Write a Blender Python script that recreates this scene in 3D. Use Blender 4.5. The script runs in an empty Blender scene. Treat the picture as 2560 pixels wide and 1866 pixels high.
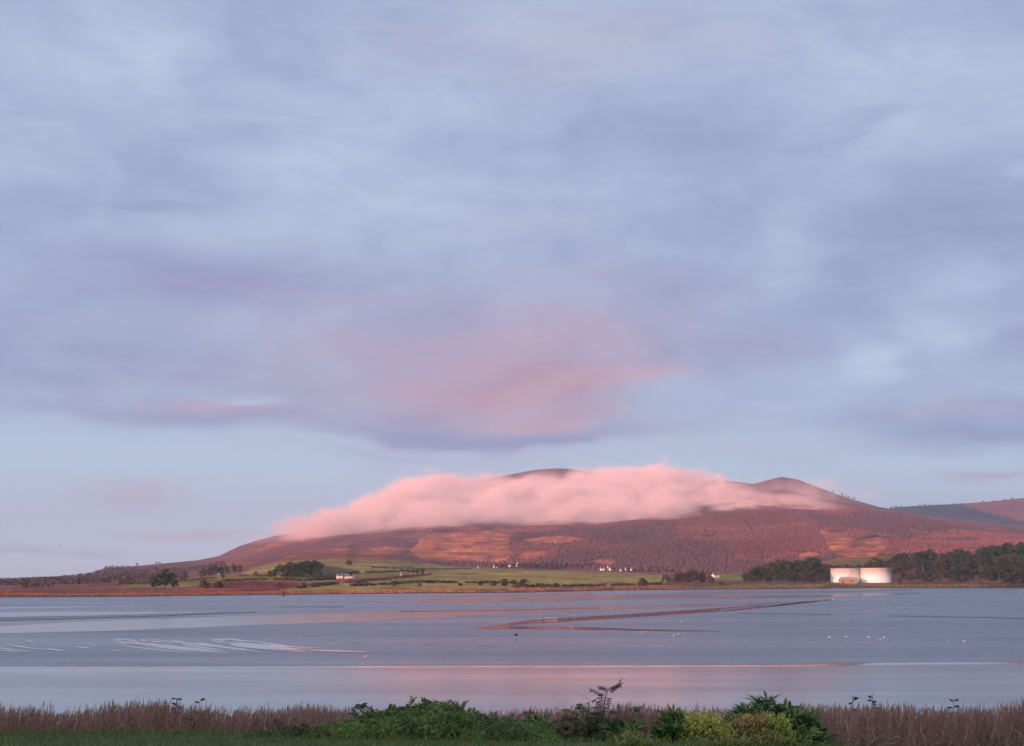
import bpy, bmesh, math, random
import numpy as np
from mathutils import Vector, Matrix

random.seed(7)
RNG = np.random.default_rng(11)
S = bpy.context.scene
COL = S.collection
R = math.radians

# ------------------------------------------------------------------ camera
FPX = 3517.0            # focal length in photo pixels (photo is 2560 x 1866)
PX0, PY0 = 1280.0, 933.0
HORIZON = 1450.0
CAM_H = 8.0
PITCH = math.atan((HORIZON - PY0) / FPX)
cd = bpy.data.cameras.new("camera")
cd.sensor_width = 36.0
cd.lens = 36.0 * FPX / 2560.0
cd.clip_start = 0.1
cd.clip_end = 60000
cam = bpy.data.objects.new("camera", cd)
COL.objects.link(cam)
cam.location = (0, 0, CAM_H)
cam.rotation_euler = (math.pi / 2 + PITCH, 0, 0)
S.camera = cam
S.render.resolution_x, S.render.resolution_y = 1024, 746
S.view_settings.view_transform = 'Standard'
S.view_settings.look = 'None'
S.view_settings.exposure = 0.55
S.view_settings.gamma = 1.0
S.cycles.use_denoising = True
S.cycles.max_bounces = 6
S.cycles.diffuse_bounces = 2
S.cycles.glossy_bounces = 3
S.cycles.volume_bounces = 3
S.cycles.transparent_max_bounces = 8
S.cycles.use_adaptive_sampling = True
S.cycles.adaptive_threshold = 0.015
S.cycles.volume_step_rate = 0.35
S.cycles.volume_max_steps = 256
S.cycles.caustics_reflective = False
S.cycles.caustics_refractive = False

SP, CP = math.sin(PITCH), math.cos(PITCH)


def ae(x, y):
    """photo pixel -> tangent azimuth X/Y and tangent elevation (Z-h)/Y"""
    u = (np.asarray(x, float) - PX0) / FPX
    v = (PY0 - np.asarray(y, float)) / FPX
    d = CP - v * SP
    return u / d, (SP + v * CP) / d


def ey(y):
    return ae(PX0, y)[1]


def ground(x, y, z=0.0):
    a, e = ae(x, y)
    Y = (z - CAM_H) / e
    return a * Y, Y


def at(x, y, Y):
    a, e = ae(x, y)
    return float(a * Y), float(Y), float(CAM_H + e * Y)


def lin(r, g, b):
    f = lambda c: c / 12.92 if c <= 0.04045 else ((c + 0.055) / 1.055) ** 2.4
    return tuple(f(c / 255.0) for c in (r, g, b))


# ------------------------------------------------------------------ node maths helper
class E:
    def __init__(s, nt, v):
        s.nt, s.v = nt, v

    def _m(s, op, *a, clamp=False):
        n = s.nt.nodes.new('ShaderNodeMath')
        n.operation = op
        n.use_clamp = clamp
        for i, q in enumerate(a):
            q = q.v if isinstance(q, E) else q
            if isinstance(q, (int, float)):
                n.inputs[i].default_value = q
            else:
                s.nt.links.new(q, n.inputs[i])
        return E(s.nt, n.outputs[0])

    def __add__(s, o): return s._m('ADD', s, o)
    def __radd__(s, o): return s._m('ADD', o, s)
    def __sub__(s, o): return s._m('SUBTRACT', s, o)
    def __rsub__(s, o): return s._m('SUBTRACT', o, s)
    def __mul__(s, o): return s._m('MULTIPLY', s, o)
    def __rmul__(s, o): return s._m('MULTIPLY', o, s)
    def __truediv__(s, o): return s._m('DIVIDE', s, o)
    def f(s, op, *a): return s._m(op, s, *a)
    def clamp(s): return s._m('ADD', s, 0.0, clamp=True)
    def max(s, o): return s._m('MAXIMUM', s, o)
    def min(s, o): return s._m('MINIMUM', s, o)

    def smooth(s, a, b):
        n = s.nt.nodes.new('ShaderNodeMapRange')
        n.interpolation_type = 'SMOOTHSTEP'
        s.nt.links.new(s.v, n.inputs['Value'])
        n.inputs['From Min'].default_value = a
        n.inputs['From Max'].default_value = b
        return E(s.nt, n.outputs[0])

    def ramp(s, stops, lo, hi):
        """piecewise linear scalar of s through (pos, value) stops"""
        vs = [q[1] for q in stops]
        vmin, vmax = min(vs), max(vs)
        n = s.nt.nodes.new('ShaderNodeValToRGB')
        t = (s - lo) * (1.0 / (hi - lo))
        s.nt.links.new(t.v, n.inputs[0])
        cr = n.color_ramp
        cr.interpolation = 'LINEAR'
        st = sorted(((p - lo) / (hi - lo), (v - vmin) / (vmax - vmin)) for p, v in stops)
        while len(cr.elements) < len(st):
            cr.elements.new(0.5)
        for el, (p, v) in zip(cr.elements, st):
            el.position = min(max(p, 0), 1)
        for el, (p, v) in zip(cr.elements, st):
            el.position = min(max(p, 0), 1)
            el.color = (v, v, v, 1)
        return E(s.nt, n.outputs[0]) * (vmax - vmin) + vmin


def combine(nt, x, y, z):
    n = nt.nodes.new('ShaderNodeCombineXYZ')
    for i, q in enumerate((x, y, z)):
        if isinstance(q, E):
            nt.links.new(q.v, n.inputs[i])
        else:
            n.inputs[i].default_value = q
    return n.outputs[0]


def noise(nt, vec, scale, detail=4, rough=0.55, distort=0.0):
    n = nt.nodes.new('ShaderNodeTexNoise')
    if vec is not None:
        nt.links.new(vec, n.inputs['Vector'])
    n.inputs['Scale'].default_value = scale
    n.inputs['Detail'].default_value = detail
    n.inputs['Roughness'].default_value = rough
    n.inputs['Distortion'].default_value = distort
    return E(nt, n.outputs[0])


def mixc(nt, fac, a, b, blend='MIX'):
    n = nt.nodes.new('ShaderNodeMix')
    n.data_type = 'RGBA'
    n.blend_type = blend
    for sock, q in ((n.inputs[0], fac), (n.inputs[6], a), (n.inputs[7], b)):
        q = q.v if isinstance(q, E) else q
        if isinstance(q, (int, float)):
            sock.default_value = q
        elif isinstance(q, tuple):
            sock.default_value = (*q[:3], 1)
        else:
            nt.links.new(q, sock)
    return n.outputs[2]


# ------------------------------------------------------------------ sky
SUN_EL = R(6.0)
SUN_VEC = Vector((-0.66, -0.75, math.tan(SUN_EL))).normalized()   # towards the sun: behind, to the left
W = bpy.data.worlds.new("World")
S.world = W
W.use_nodes = True
wn = W.node_tree
wn.nodes.clear()
bg = wn.nodes.new('ShaderNodeBackground')
bg.inputs[1].default_value = 0.0683
wo = wn.nodes.new('ShaderNodeOutputWorld')
wn.links.new(bg.outputs[0], wo.inputs[0])
nish = wn.nodes.new('ShaderNodeTexSky')
nish.sky_type = 'NISHITA'
nish.sun_disc = False
nish.sun_elevation = SUN_EL
nish.sun_rotation = math.atan2(SUN_VEC.x, SUN_VEC.y)
tc = wn.nodes.new('ShaderNodeTexCoord')
sx = wn.nodes.new('ShaderNodeSeparateXYZ')
wn.links.new(tc.outputs['Generated'], sx.inputs[0])
dx, dy, dz = (E(wn, sx.outputs[i]) for i in range(3))
K = 180 / math.pi
az = dx.f('ARCTAN2', dy) * K
el = dz.f('ARCSINE') * K


def azel(x, y):
    a, e = ae(x, y)
    A = math.atan(a)
    return A * K, math.atan(e * math.cos(A)) * K


# broad warping so that nothing has a ruled edge
cv = combine(wn, az * 0.1, el * 0.22, dy * 0.5)
w1 = noise(wn, cv, 1.3, 5, 0.55)
w2 = noise(wn, combine(wn, az * 0.1 + 31.0, el * 0.22 + 7.0, dy * 0.5), 1.3, 5, 0.55)
waz = az + (w1 - 0.5) * 6.5
wel = el + (w2 - 0.5) * 2.4


def blob(x, y, sx_, sy_, rot=0.0, p=1.0):
    """soft cloud patch centred on a direction, sizes in photo pixels"""
    A, L = azel(x, y)
    c, s_ = math.cos(R(rot)), math.sin(R(rot))
    u = (waz - A) * (1 / (sx_ * 0.0163))
    v = (wel - L) * (1 / (sy_ * 0.0163))
    uu = u * c + v * s_
    vv = v * c - u * s_
    return ((uu * uu + vv * vv) * -1.0).f('EXPONENT') if p == 1 else (((uu * uu + vv * vv) * -1.0).f('EXPONENT') * p).clamp()


clear = wn.nodes.new('ShaderNodeValToRGB')
wn.links.new((el * (1 / 30.0)).v, clear.inputs[0])
cr = clear.color_ramp
stops = [(-1, (208, 204, 220)), (1.0, (206, 210, 229)), (2.6, (194, 206, 229)), (4.4, (188, 209, 234)), (6.5, (180, 199, 226)), (12, (172, 189, 219)), (26, (180, 196, 222))]
while len(cr.elements) < len(stops):
    cr.elements.new(0.5)
for e_, (p, c) in zip(cr.elements, stops):
    e_.position = max(0, p / 30.0)
for e_, (p, c) in zip(cr.elements, stops):
    e_.position = max(0, p / 30.0)
    e_.color = (*lin(*c), 1)
col = clear.outputs[0]

# cloud deck: layered stratus, seen in perspective
den = dz.max(0.0) + 0.16
pv = combine(wn, dx / den + (w1 - 0.5) * 0.5, dy / den * 1.15 + (w2 - 0.5) * 0.5, 0.0)
n1 = noise(wn, pv, 1.5, 6, 0.52, 0.6)
n2 = noise(wn, pv, 4.2, 5, 0.55, 0.3)
nd = n1 * 0.82 + n2 * 0.18
deck = (el + (w2 - 0.5) * 1.5 + (az * az) * 0.0012).smooth(5.75, 6.75)
shade = nd.smooth(0.36, 0.66)
deckcol = mixc(wn, shade, lin(152, 166, 202), lin(178, 195, 221))
col = mixc(wn, deck * 0.88, col, deckcol)


fs = noise(wn, combine(wn, waz * 0.09, wel * 0.5, 2.0), 2.2, 6, 0.6, 0.4)
grain = fs.smooth(0.3, 0.68) * 0.75 + 0.62


def tint(colr, b, k):
    global col
    b = (b - 0.12).max(0.0) * 1.3
    col = mixc(wn, (b * grain * k).clamp(), col, lin(*colr))


# darker and lighter masses
tint((152, 155, 192), blob(540, 700, 420, 90), 0.75)
tint((152, 168, 202), blob(400, 480, 260, 80, -25), 0.85)
tint((157, 163, 198), blob(350, 900, 620, 150), 0.6)
tint((144, 158, 195), blob(2420, 570, 260, 90), 0.8)
tint((147, 161, 199), blob(2140, 690, 130, 110), 0.7)
tint((151, 167, 202), blob(1700, 325, 330, 80, 10), 0.8)
tint((158, 160, 197), blob(1850, 870, 330, 50), 0.85)
tint((150, 158, 196), blob(2480, 840, 90, 60), 0.6)
tint((158, 162, 198), blob(1500, 740, 400, 110), 0.5)
tint((181, 198, 225), blob(780, 360, 240, 170, -30), 0.75)
tint((183, 199, 224), blob(970, 500, 200, 60), 0.6)
tint((186, 195, 221), blob(1270, 560, 260, 60), 0.55)
tint((180, 184, 211), blob(1420, 110, 560, 110), 0.85)
tint((184, 199, 224), blob(2250, 200, 300, 160), 0.7)
tint((178, 193, 221), blob(2010, 630, 70, 150), 0.4)
tint((176, 194, 224), blob(2440, 700, 130, 60), 0.7)
# pink light on the underside of the deck
tint((181, 164, 194), blob(1240, 930, 620, 220), 0.7)
tint((186, 164, 190), blob(1300, 845, 380, 55), 0.55)
tint((194, 155, 175), blob(1320, 960, 300, 82, -6), 0.9)
tint((170, 160, 194), blob(1060, 1045, 240, 34, 8), 0.6)
tint((204, 160, 178), blob(1400, 1040, 210, 38), 0.6)
tint((206, 165, 182), blob(1640, 945, 130, 26, -12), 0.5)
tint((188, 166, 192), blob(540, 1030, 220, 30), 0.65)
tint((184, 166, 194), blob(2400, 1030, 200, 26), 0.5)
# right hand break in the cloud
tint((172, 191, 222), blob(2230, 930, 230, 110), 0.8)
tint((186, 204, 229), blob(2170, 915, 85, 60), 0.95)
tint((178, 196, 224), blob(2380, 820, 120, 60), 0.6)
tint((172, 190, 221), blob(1850, 1010, 260, 60), 0.7)
# banks of grey at the foot of the deck, and the bright gap under it
tint((150, 157, 196), blob(1230, 1088, 460, 24), 0.9)
tint((154, 160, 197), blob(420, 1050, 520, 22), 0.6)
tint((150, 163, 202), blob(2470, 1085, 330, 42), 0.9)
tint((170, 180, 212), blob(960, 1128, 180, 9), 0.7)
tint((183, 200, 226), blob(620, 1016, 80, 12), 0.75)
tint((186, 197, 224), blob(1500, 1125, 900, 22), 0.5)
tint((203, 180, 198), blob(330, 1240, 130, 30), 0.45)
tint((206, 178, 192), blob(480, 1322, 200, 12), 0.55)
tint((190, 178, 205), blob(2490, 1185, 130, 12), 0.6)
tint((179, 182, 211), blob(120, 1372, 230, 11), 0.7)
# fine streaks
col = mixc(wn, (fs - 0.5).clamp() * deck * 0.4, col, lin(190, 199, 224))
col = mixc(wn, (0.46 - fs).clamp() * deck * 0.4, col, lin(148, 156, 195))
mt = noise(wn, combine(wn, az * 0.22 + (w1 - 0.5) * 1.6, el * 0.42 + (w2 - 0.5) * 1.6, 5.0), 1.0, 6, 0.58, 0.5)
mm = ((mt - 0.5) * deck * 0.42 + 1.0)
col = mixc(wn, 1.0, col, combine(wn, mm, mm, mm * 0.7 + 0.3), 'MULTIPLY')
# the sky round the low sun, behind the camera, is brighter and warmer
dn = wn.nodes.new('ShaderNodeVectorMath')
dn.operation = 'DOT_PRODUCT'
wn.links.new(tc.outputs['Generated'], dn.inputs[0])
dn.inputs[1].default_value = SUN_VEC
glow = E(wn, dn.outputs['Value']).smooth(0.0, 1.0)
warm = mixc(wn, glow, (1, 1, 1), (2.7, 2.3, 1.8))
col = mixc(wn, 1.0, col, warm, 'MULTIPLY')
# part real clear sky, part cloud; x10 because the background strength is 0.1
col = mixc(wn, 1.0, col, (10.5, 10.6, 10.5), 'MULTIPLY')
col = mixc(wn, 0.96, nish.outputs[0], col)
wn.links.new(col, bg.inputs[0])

# ------------------------------------------------------------------ sun
sl = bpy.data.lights.new("sun", 'SUN')
sl.energy = 5.0
sl.angle = R(0.5)
sl.color = (1.0, 0.36, 0.25)
so = bpy.data.objects.new("sun", sl)
COL.objects.link(so)
so.rotation_euler = SUN_VEC.to_track_quat('Z', 'Y').to_euler()


# ------------------------------------------------------------------ materials
def newmat(name):
    m = bpy.data.materials.new(name)
    m.use_nodes = True
    nt = m.node_tree
    b = nt.nodes['Principled BSDF']
    return m, nt, b


def pos(nt):
    g = nt.nodes.new('ShaderNodeNewGeometry')
    s_ = nt.nodes.new('ShaderNodeSeparateXYZ')
    nt.links.new(g.outputs['Position'], s_.inputs[0])
    return [E(nt, s_.outputs[i]) for i in range(3)], g.outputs['Position']


def attr(nt, name='tint'):
    n = nt.nodes.new('ShaderNodeAttribute')
    n.attribute_name = name
    return n.outputs['Color']


def bump(nt, b, h, strength, dist):
    n = nt.nodes.new('ShaderNodeBump')
    n.inputs['Strength'].default_value = strength
    n.inputs['Distance'].default_value = dist
    nt.links.new(h.v, n.inputs['Height'])
    nt.links.new(n.outputs[0], b.inputs['Normal'])


def plain(name, c, rough=0.7, var=0.25, scale=3.0, spec=0.3, metal=0.0):
    m, nt, b = newmat(name)
    tcn = nt.nodes.new('ShaderNodeTexCoord')
    n = noise(nt, tcn.outputs['Object'], scale, 5, 0.6)
    lo = tuple(x * (1 - var) for x in c)
    hi = tuple(min(1, x * (1 + var)) for x in c)
    nt.links.new(mixc(nt, n.smooth(0.3, 0.7), lo, hi), b.inputs['Base Color'])
    b.inputs['Roughness'].default_value = rough
    b.inputs['Specular IOR Level'].default_value = spec
    b.inputs['Metallic'].default_value = metal
    return m


def foliage(name, rough=0.6, spec=0.2, trans=0.2):
    m, nt, b = newmat(name)
    c = attr(nt)
    nt.links.new(c, b.inputs['Base Color'])
    b.inputs['Roughness'].default_value = rough
    b.inputs['Specular IOR Level'].default_value = spec
    if trans > 0:
        t = nt.nodes.new('ShaderNodeBsdfTranslucent')
        nt.links.new(c, t.inputs[0])
        mx = nt.nodes.new('ShaderNodeMixShader')
        mx.inputs[0].default_value = trans
        nt.links.new(b.outputs[0], mx.inputs[1])
        nt.links.new(t.outputs[0], mx.inputs[2])
        nt.links.new(mx.outputs[0], nt.nodes['Material Output'].inputs[0])
    return m


M_LEAF = foliage('leaf', 0.55, 0.25, 0.2)
M_GLOSSLEAF = foliage('glossy_leaf', 0.5, 0.25, 0.15)
M_TREE = foliage('tree_foliage', 0.7, 0.1, 0.1)
M_REED = foliage('reed', 0.75, 0.1, 0.2)
M_BARK = plain('bark', (0.07, 0.05, 0.045), 0.9, 0.4, 6)
M_STEM = plain('green_stem', (0.08, 0.075, 0.05), 0.7, 0.3, 20)


# ------------------------------------------------------------------ objects, tags
def link(name, me, mat=None, parent=None, loc=None):
    o = bpy.data.objects.new(name, me)
    if mat and me is not None:
        me.materials.append(mat)
    COL.objects.link(o)
    if parent:
        o.parent = parent
    if loc is not None:
        o.location = loc
    return o


def tag(o, label=None, cat=None, group=None, kind=None):
    if label: o['label'] = label
    if cat: o['category'] = cat
    if group: o['group'] = group
    if kind: o['kind'] = kind
    return o


def empty(name, loc, rz=0.0, label=None, cat=None, group=None):
    o = bpy.data.objects.new(name, None)
    COL.objects.link(o)
    o.location = loc
    o.rotation_euler = (0, 0, rz)
    o.empty_display_size = 0.2
    return tag(o, label, cat, group)


def copy_tree(o, parent=None):
    c = o.copy()
    COL.objects.link(c)
    if parent:
        c.parent = parent
    for ch in [q for q in o.children]:
        copy_tree(ch, c)
    return c


class Q:
    """collects quads with a colour each and builds one mesh"""
    def __init__(s):
        s.v, s.c = [], []

    def add(s, V, C):
        V = np.asarray(V, np.float32).reshape(-1, 4, 3)
        C = np.broadcast_to(np.asarray(C, np.float32), (len(V), 3))
        s.v.append(V)
        s.c.append(C)

    def leaves(s, P, D, N, L, Wd, C, bend=0.0, mid=0.45):
        """rhombic leaves from base P along D, face normal near N"""
        P, D, N = (np.asarray(q, float).reshape(-1, 3) for q in (P, D, N))
        D = D / (np.linalg.norm(D, axis=1, keepdims=True) + 1e-9)
        T = np.cross(D, N)
        T /= (np.linalg.norm(T, axis=1, keepdims=True) + 1e-9)
        L = np.broadcast_to(np.asarray(L, float), (len(P),))[:, None]
        Wd = np.broadcast_to(np.asarray(Wd, float), (len(P),))[:, None]
        nn = np.cross(T, D)
        m = P + D * L * mid + nn * L * bend
        V = np.stack([P, m + T * Wd * 0.5, P + D * L, m - T * Wd * 0.5], 1)
        s.add(V, C)

    def tube(s, pts, rad, c, sides=5):
        pts = [Vector(p) for p in pts]
        rings = []
        for i, p in enumerate(pts):
            d = (pts[min(i + 1, len(pts) - 1)] - pts[max(i - 1, 0)]).normalized()
            a = d.orthogonal().normalized()
            b_ = d.cross(a)
            r = rad[i]
            rings.append([p + (a * math.cos(2 * math.pi * k / sides) + b_ * math.sin(2 * math.pi * k / sides)) * r for k in range(sides)])
        V = []
        for i in range(len(rings) - 1):
            for k in range(sides):
                k2 = (k + 1) % sides
                V.append([rings[i][k], rings[i][k2], rings[i + 1][k2], rings[i + 1][k]])
        s.add([[tuple(p) for p in q] for q in V], c)

    def mesh(s, name):
        V = np.concatenate(s.v).reshape(-1, 3)
        C = np.concatenate(s.c)
        n = len(C)
        me = bpy.data.meshes.new(name)
        me.vertices.add(4 * n)
        me.vertices.foreach_set('co', V.astype(np.float32).ravel())
        me.loops.add(4 * n)
        me.loops.foreach_set('vertex_index', np.arange(4 * n, dtype=np.int32))
        me.polygons.add(n)
        me.polygons.foreach_set('loop_start', np.arange(0, 4 * n, 4, dtype=np.int32))
        me.update(calc_edges=True)
        at_ = me.attributes.new('tint', 'FLOAT_COLOR', 'POINT')
        rgba = np.ones((n, 4, 4), np.float32)
        rgba[:, :, :3] = C[:, None, :]
        at_.data.foreach_set('color', rgba.ravel())
        return me

    def build(s, name, mat, parent=None, loc=None):
        return link(name, s.mesh(name), mat, parent, loc)


class Stems:
    """every stem becomes a part of its own, at most 90 of them"""
    def __init__(s):
        s.q = []

    def tube(s, *a):
        if len(s.q) < 90:
            k = Q()
            k.tube(*a)
            s.q.append(k)

    def build(s, mat, parent):
        for k in s.q:
            k.build('stem', mat, parent)


def grid_mesh(name, P, colors=None, smooth=True):
    """P: (rows, cols, 3)"""
    r, c = P.shape[:2]
    me = bpy.data.meshes.new(name)
    idx = np.arange(r * c).reshape(r, c)
    F = np.stack([idx[:-1, :-1], idx[:-1, 1:], idx[1:, 1:], idx[1:, :-1]], -1).reshape(-1, 4)
    me.vertices.add(r * c)
    me.vertices.foreach_set('co', P.astype(np.float32).ravel())
    me.loops.add(F.size)
    me.loops.foreach_set('vertex_index', F.astype(np.int32).ravel())
    me.polygons.add(len(F))
    me.polygons.foreach_set('loop_start', np.arange(0, F.size, 4, dtype=np.int32))
    me.polygons.foreach_set('use_smooth', np.full(len(F), smooth))
    me.update(calc_edges=True)
    if colors is not None:
        at_ = me.attributes.new('tint', 'FLOAT_COLOR', 'POINT')
        rgba = np.ones((r * c, 4), np.float32)
        rgba[:, :3] = colors.reshape(-1, 3)
        at_.data.foreach_set('color', rgba.ravel())
    return me


def vnoise(x, y, seed=0):
    xi, yi = np.floor(x).astype(np.int64), np.floor(y).astype(np.int64)
    xf, yf = x - xi, y - yi
    def h(i, j):
        n = (i * 374761393 + j * 668265263 + seed * 974711) & 0x7fffffff
        n = ((n ^ (n >> 13)) * 1274126177) & 0x7fffffff
        n = (n ^ (n >> 16)) & 0xffff
        return n / 65535.0
    u, v = xf * xf * (3 - 2 * xf), yf * yf * (3 - 2 * yf)
    return (h(xi, yi) * (1 - u) + h(xi + 1, yi) * u) * (1 - v) + (h(xi, yi + 1) * (1 - u) + h(xi + 1, yi + 1) * u) * v


def fbm(x, y, seed=0, o=4):
    t, a, s_ = 0.0, 0.5, 0.0
    for i in range(o):
        t = t + a * (vnoise(x * 2 ** i, y * 2 ** i, seed + i) - 0.5)
        s_ += a
        a *= 0.5
    return t / s_ * 2     # about -1..1


# ------------------------------------------------------------------ the far shore and the hill
KX = FPX * (CP + 0.1328 * SP)


def poly(pts):
    p = np.array(pts, float)
    return p[:, 0], p[:, 1]


SHORE = poly([(-600, 1500), (0, 1494), (300, 1493), (640, 1488.5), (900, 1486), (1050, 1484), (1280, 1483), (1480, 1478), (1620, 1475.5), (1900, 1474), (2100, 1472), (2400, 1470), (2560, 1469), (3200, 1468)])
MARSH = poly([(-600, 1481), (0, 1480), (300, 1481), (460, 1479), (640, 1479), (900, 1475), (1280, 1470), (1500, 1465), (1650, 1463), (1900, 1463), (2150, 1461.5), (2400, 1461), (2560, 1461), (3200, 1460)])
WOODL = poly([(-600, 1466), (0, 1464), (200, 1460), (300, 1455), (430, 1450), (520, 1436), (640, 1412), (720, 1398), (866, 1390), (960, 1394), (1040, 1407), (1130, 1415), (1240, 1420), (1320, 1422), (1500, 1427), (1640, 1432), (1780, 1437), (1900, 1433), (2000, 1416), (2080, 1398), (2160, 1391), (2240, 1388), (2400, 1384), (2560, 1374), (3200, 1374)])
MID = poly([(-600, 1460), (0, 1458), (200, 1449), (300, 1436), (400, 1428), (500, 1420), (600, 1395), (700, 1356), (800, 1343), (1000, 1325), (1100, 1313), (1280, 1308), (1400, 1309), (1500, 1311), (1600, 1302), (1700, 1295), (1850, 1285), (2000, 1283), (2100, 1282), (2240, 1298), (2330, 1310), (2430, 1320), (2560, 1330), (3200, 1340)])
RIDGE = poly([(-600, 1456), (0, 1453), (60, 1452), (150, 1448), (230, 1438), (262, 1423), (280, 1420), (340, 1415), (400, 1410), (495, 1401), (545, 1391), (600, 1365), (640, 1352), (680, 1341), (760, 1327), (850, 1303), (950, 1272), (1050, 1243), (1150, 1213), (1230, 1194), (1280, 1186), (1340, 1175), (1400, 1171), (1450, 1176), (1520, 1192), (1600, 1203), (1700, 1204), (1790, 1200), (1850, 1205), (1888, 1211), (1920, 1202), (1960, 1192), (2000, 1199), (2060, 1222), (2100, 1237), (2150, 1253), (2200, 1267), (2230, 1272), (2290, 1285), (2400, 1298), (2500, 1309), (2560, 1315), (3200, 1335)])
DW = poly([(-600, 1500), (0, 1700), (300, 1850), (640, 2300), (900, 2500), (1280, 2500), (1640, 2300), (1900, 2200), (2080, 2150), (3200, 2150)])
DM = poly([(-600, 2100), (0, 2300), (300, 2600), (500, 3300), (700, 4400), (900, 4600), (2200, 4700), (3200, 4500)])
DR = poly([(-600, 2700), (0, 3000), (300, 3300), (500, 4200), (700, 5300), (900, 6200), (1280, 6600), (2000, 6600), (2300, 6300), (3200, 6000)])


def I(t, x):
    return np.interp(x, t[0], t[1])


def profile(x):
    """control depths and heights for photo columns x"""
    ys = I(SHORE, x)
    Y0 = (0.0 - CAM_H) / ey(ys)
    Y1 = np.minimum(Y0 * 1.16 + 15, 1470)
    Y1 = np.maximum(Y1, Y0 + 12)
    z1 = CAM_H + Y1 * ey(I(MARSH, x))
    Y2, Y3, Y4 = I(DW, x), I(DM, x), I(DR, x)
    z2, z3, z4 = (CAM_H + Y * ey(I(t, x)) for Y, t in ((Y2, WOODL), (Y3, MID), (Y4, RIDGE)))
    Ys = [Y0 * 0.9, Y0, Y1, Y2, Y3, Y4, Y4 + 900, Y4 + 3500]
    Zs = [np.full_like(Y0, -1.5), np.full_like(Y0, 0.0), z1, z2, z3, z4, z4 * 0.75, np.full_like(Y0, -2.0)]
    return Ys, Zs


def relief(X, Y, x, Ys):
    """gullies and bumps, fading to nothing at the shore and the crest"""
    g = fbm(X / 900 + 3, Y / 1500, 5, 5)
    g2 = fbm(X / 160, Y / 420, 9, 4)
    t1 = np.clip((Y - Ys[3]) / (Ys[4] - Ys[3] + 1), 0, 1)
    t2 = np.clip((Ys[5] - Y) / (Ys[5] - Ys[4] + 1), 0, 1)
    w = np.minimum(np.minimum(t1 * 2.2, 1.0), np.minimum(t2 * 2.5, 1.0))
    hgt = np.clip((x - 450) / 500, 0.12, 1)
    tf = np.clip((Y - Ys[2]) / 150, 0, 1)
    return w * hgt * (g * 30 + g2 * 13) + tf * 0.9 * fbm(X / 130, Y / 260, 21, 3)


def terrain_z(X, Y):
    x = PX0 + X / Y * KX
    Ys, Zs = profile(np.atleast_1d(np.asarray(x, float)))
    Y = np.atleast_1d(np.asarray(Y, float))
    z = np.zeros_like(Y)
    for k in range(len(Ys) - 1):
        m = (Y >= Ys[k]) & (Y < Ys[k + 1])
        t = (Y - Ys[k]) / (Ys[k + 1] - Ys[k])
        z = np.where(m, Zs[k] + (Zs[k + 1] - Zs[k]) * t, z)
    return z + relief(np.atleast_1d(X), Y, np.atleast_1d(x), Ys)


def surf(x, y):
    """depth at which the ground is seen at photo pixel (x, y)"""
    a, e = ae(x, y)
    Yy = np.linspace(600, 4500, 1300)
    zz = terrain_z(a * Yy, Yy)
    hit = np.nonzero(zz >= CAM_H + e * Yy)[0]
    return float(Yy[hit[0]]) if len(hit) else 2400.0


def inpoly(x, y, P):
    n = len(P)
    ins = np.zeros(np.shape(x), bool)
    j = n - 1
    for i in range(n):
        xi, yi = P[i]
        xj, yj = P[j]
        c = ((yi > y) != (yj > y)) & (x < (xj - xi) * (y - yi) / ((yj - yi) or 1e-9) + xi)
        ins ^= c
        j = i
    return ins


BRACKEN = [
    [(1045, 1347), (1075, 1336), (1130, 1331), (1175, 1333), (1230, 1324), (1282, 1338), (1270, 1370), (1292, 1390), (1250, 1412), (1150, 1405), (1060, 1397), (1030, 1382)],
    [(2046, 1327), (2085, 1331), (2122, 1330), (2140, 1352), (2200, 1343), (2222, 1378), (2180, 1397), (2095, 1396), (2066, 1368)],
    [(1288, 1398), (1308, 1376), (1372, 1380), (1366, 1394), (1300, 1404)],
    [(1462, 1408), (1500, 1397), (1545, 1408), (1525, 1420)],
    [(1990, 1382), (2040, 1380), (2070, 1392), (2000, 1408)],
    [(690, 1385), (800, 1372), (960, 1366), (1040, 1372), (1010, 1384), (840, 1388), (720, 1394)],
    [(620, 1372), (700, 1352), (820, 1346), (800, 1354), (700, 1364), (640, 1380)],
    [(1300, 1352), (1400, 1338), (1480, 1348), (1420, 1362), (1330, 1366)],
]
GREEN = (0.24, 0.22, 0.07)
OLIVE = (0.34, 0.255, 0.10)
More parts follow.
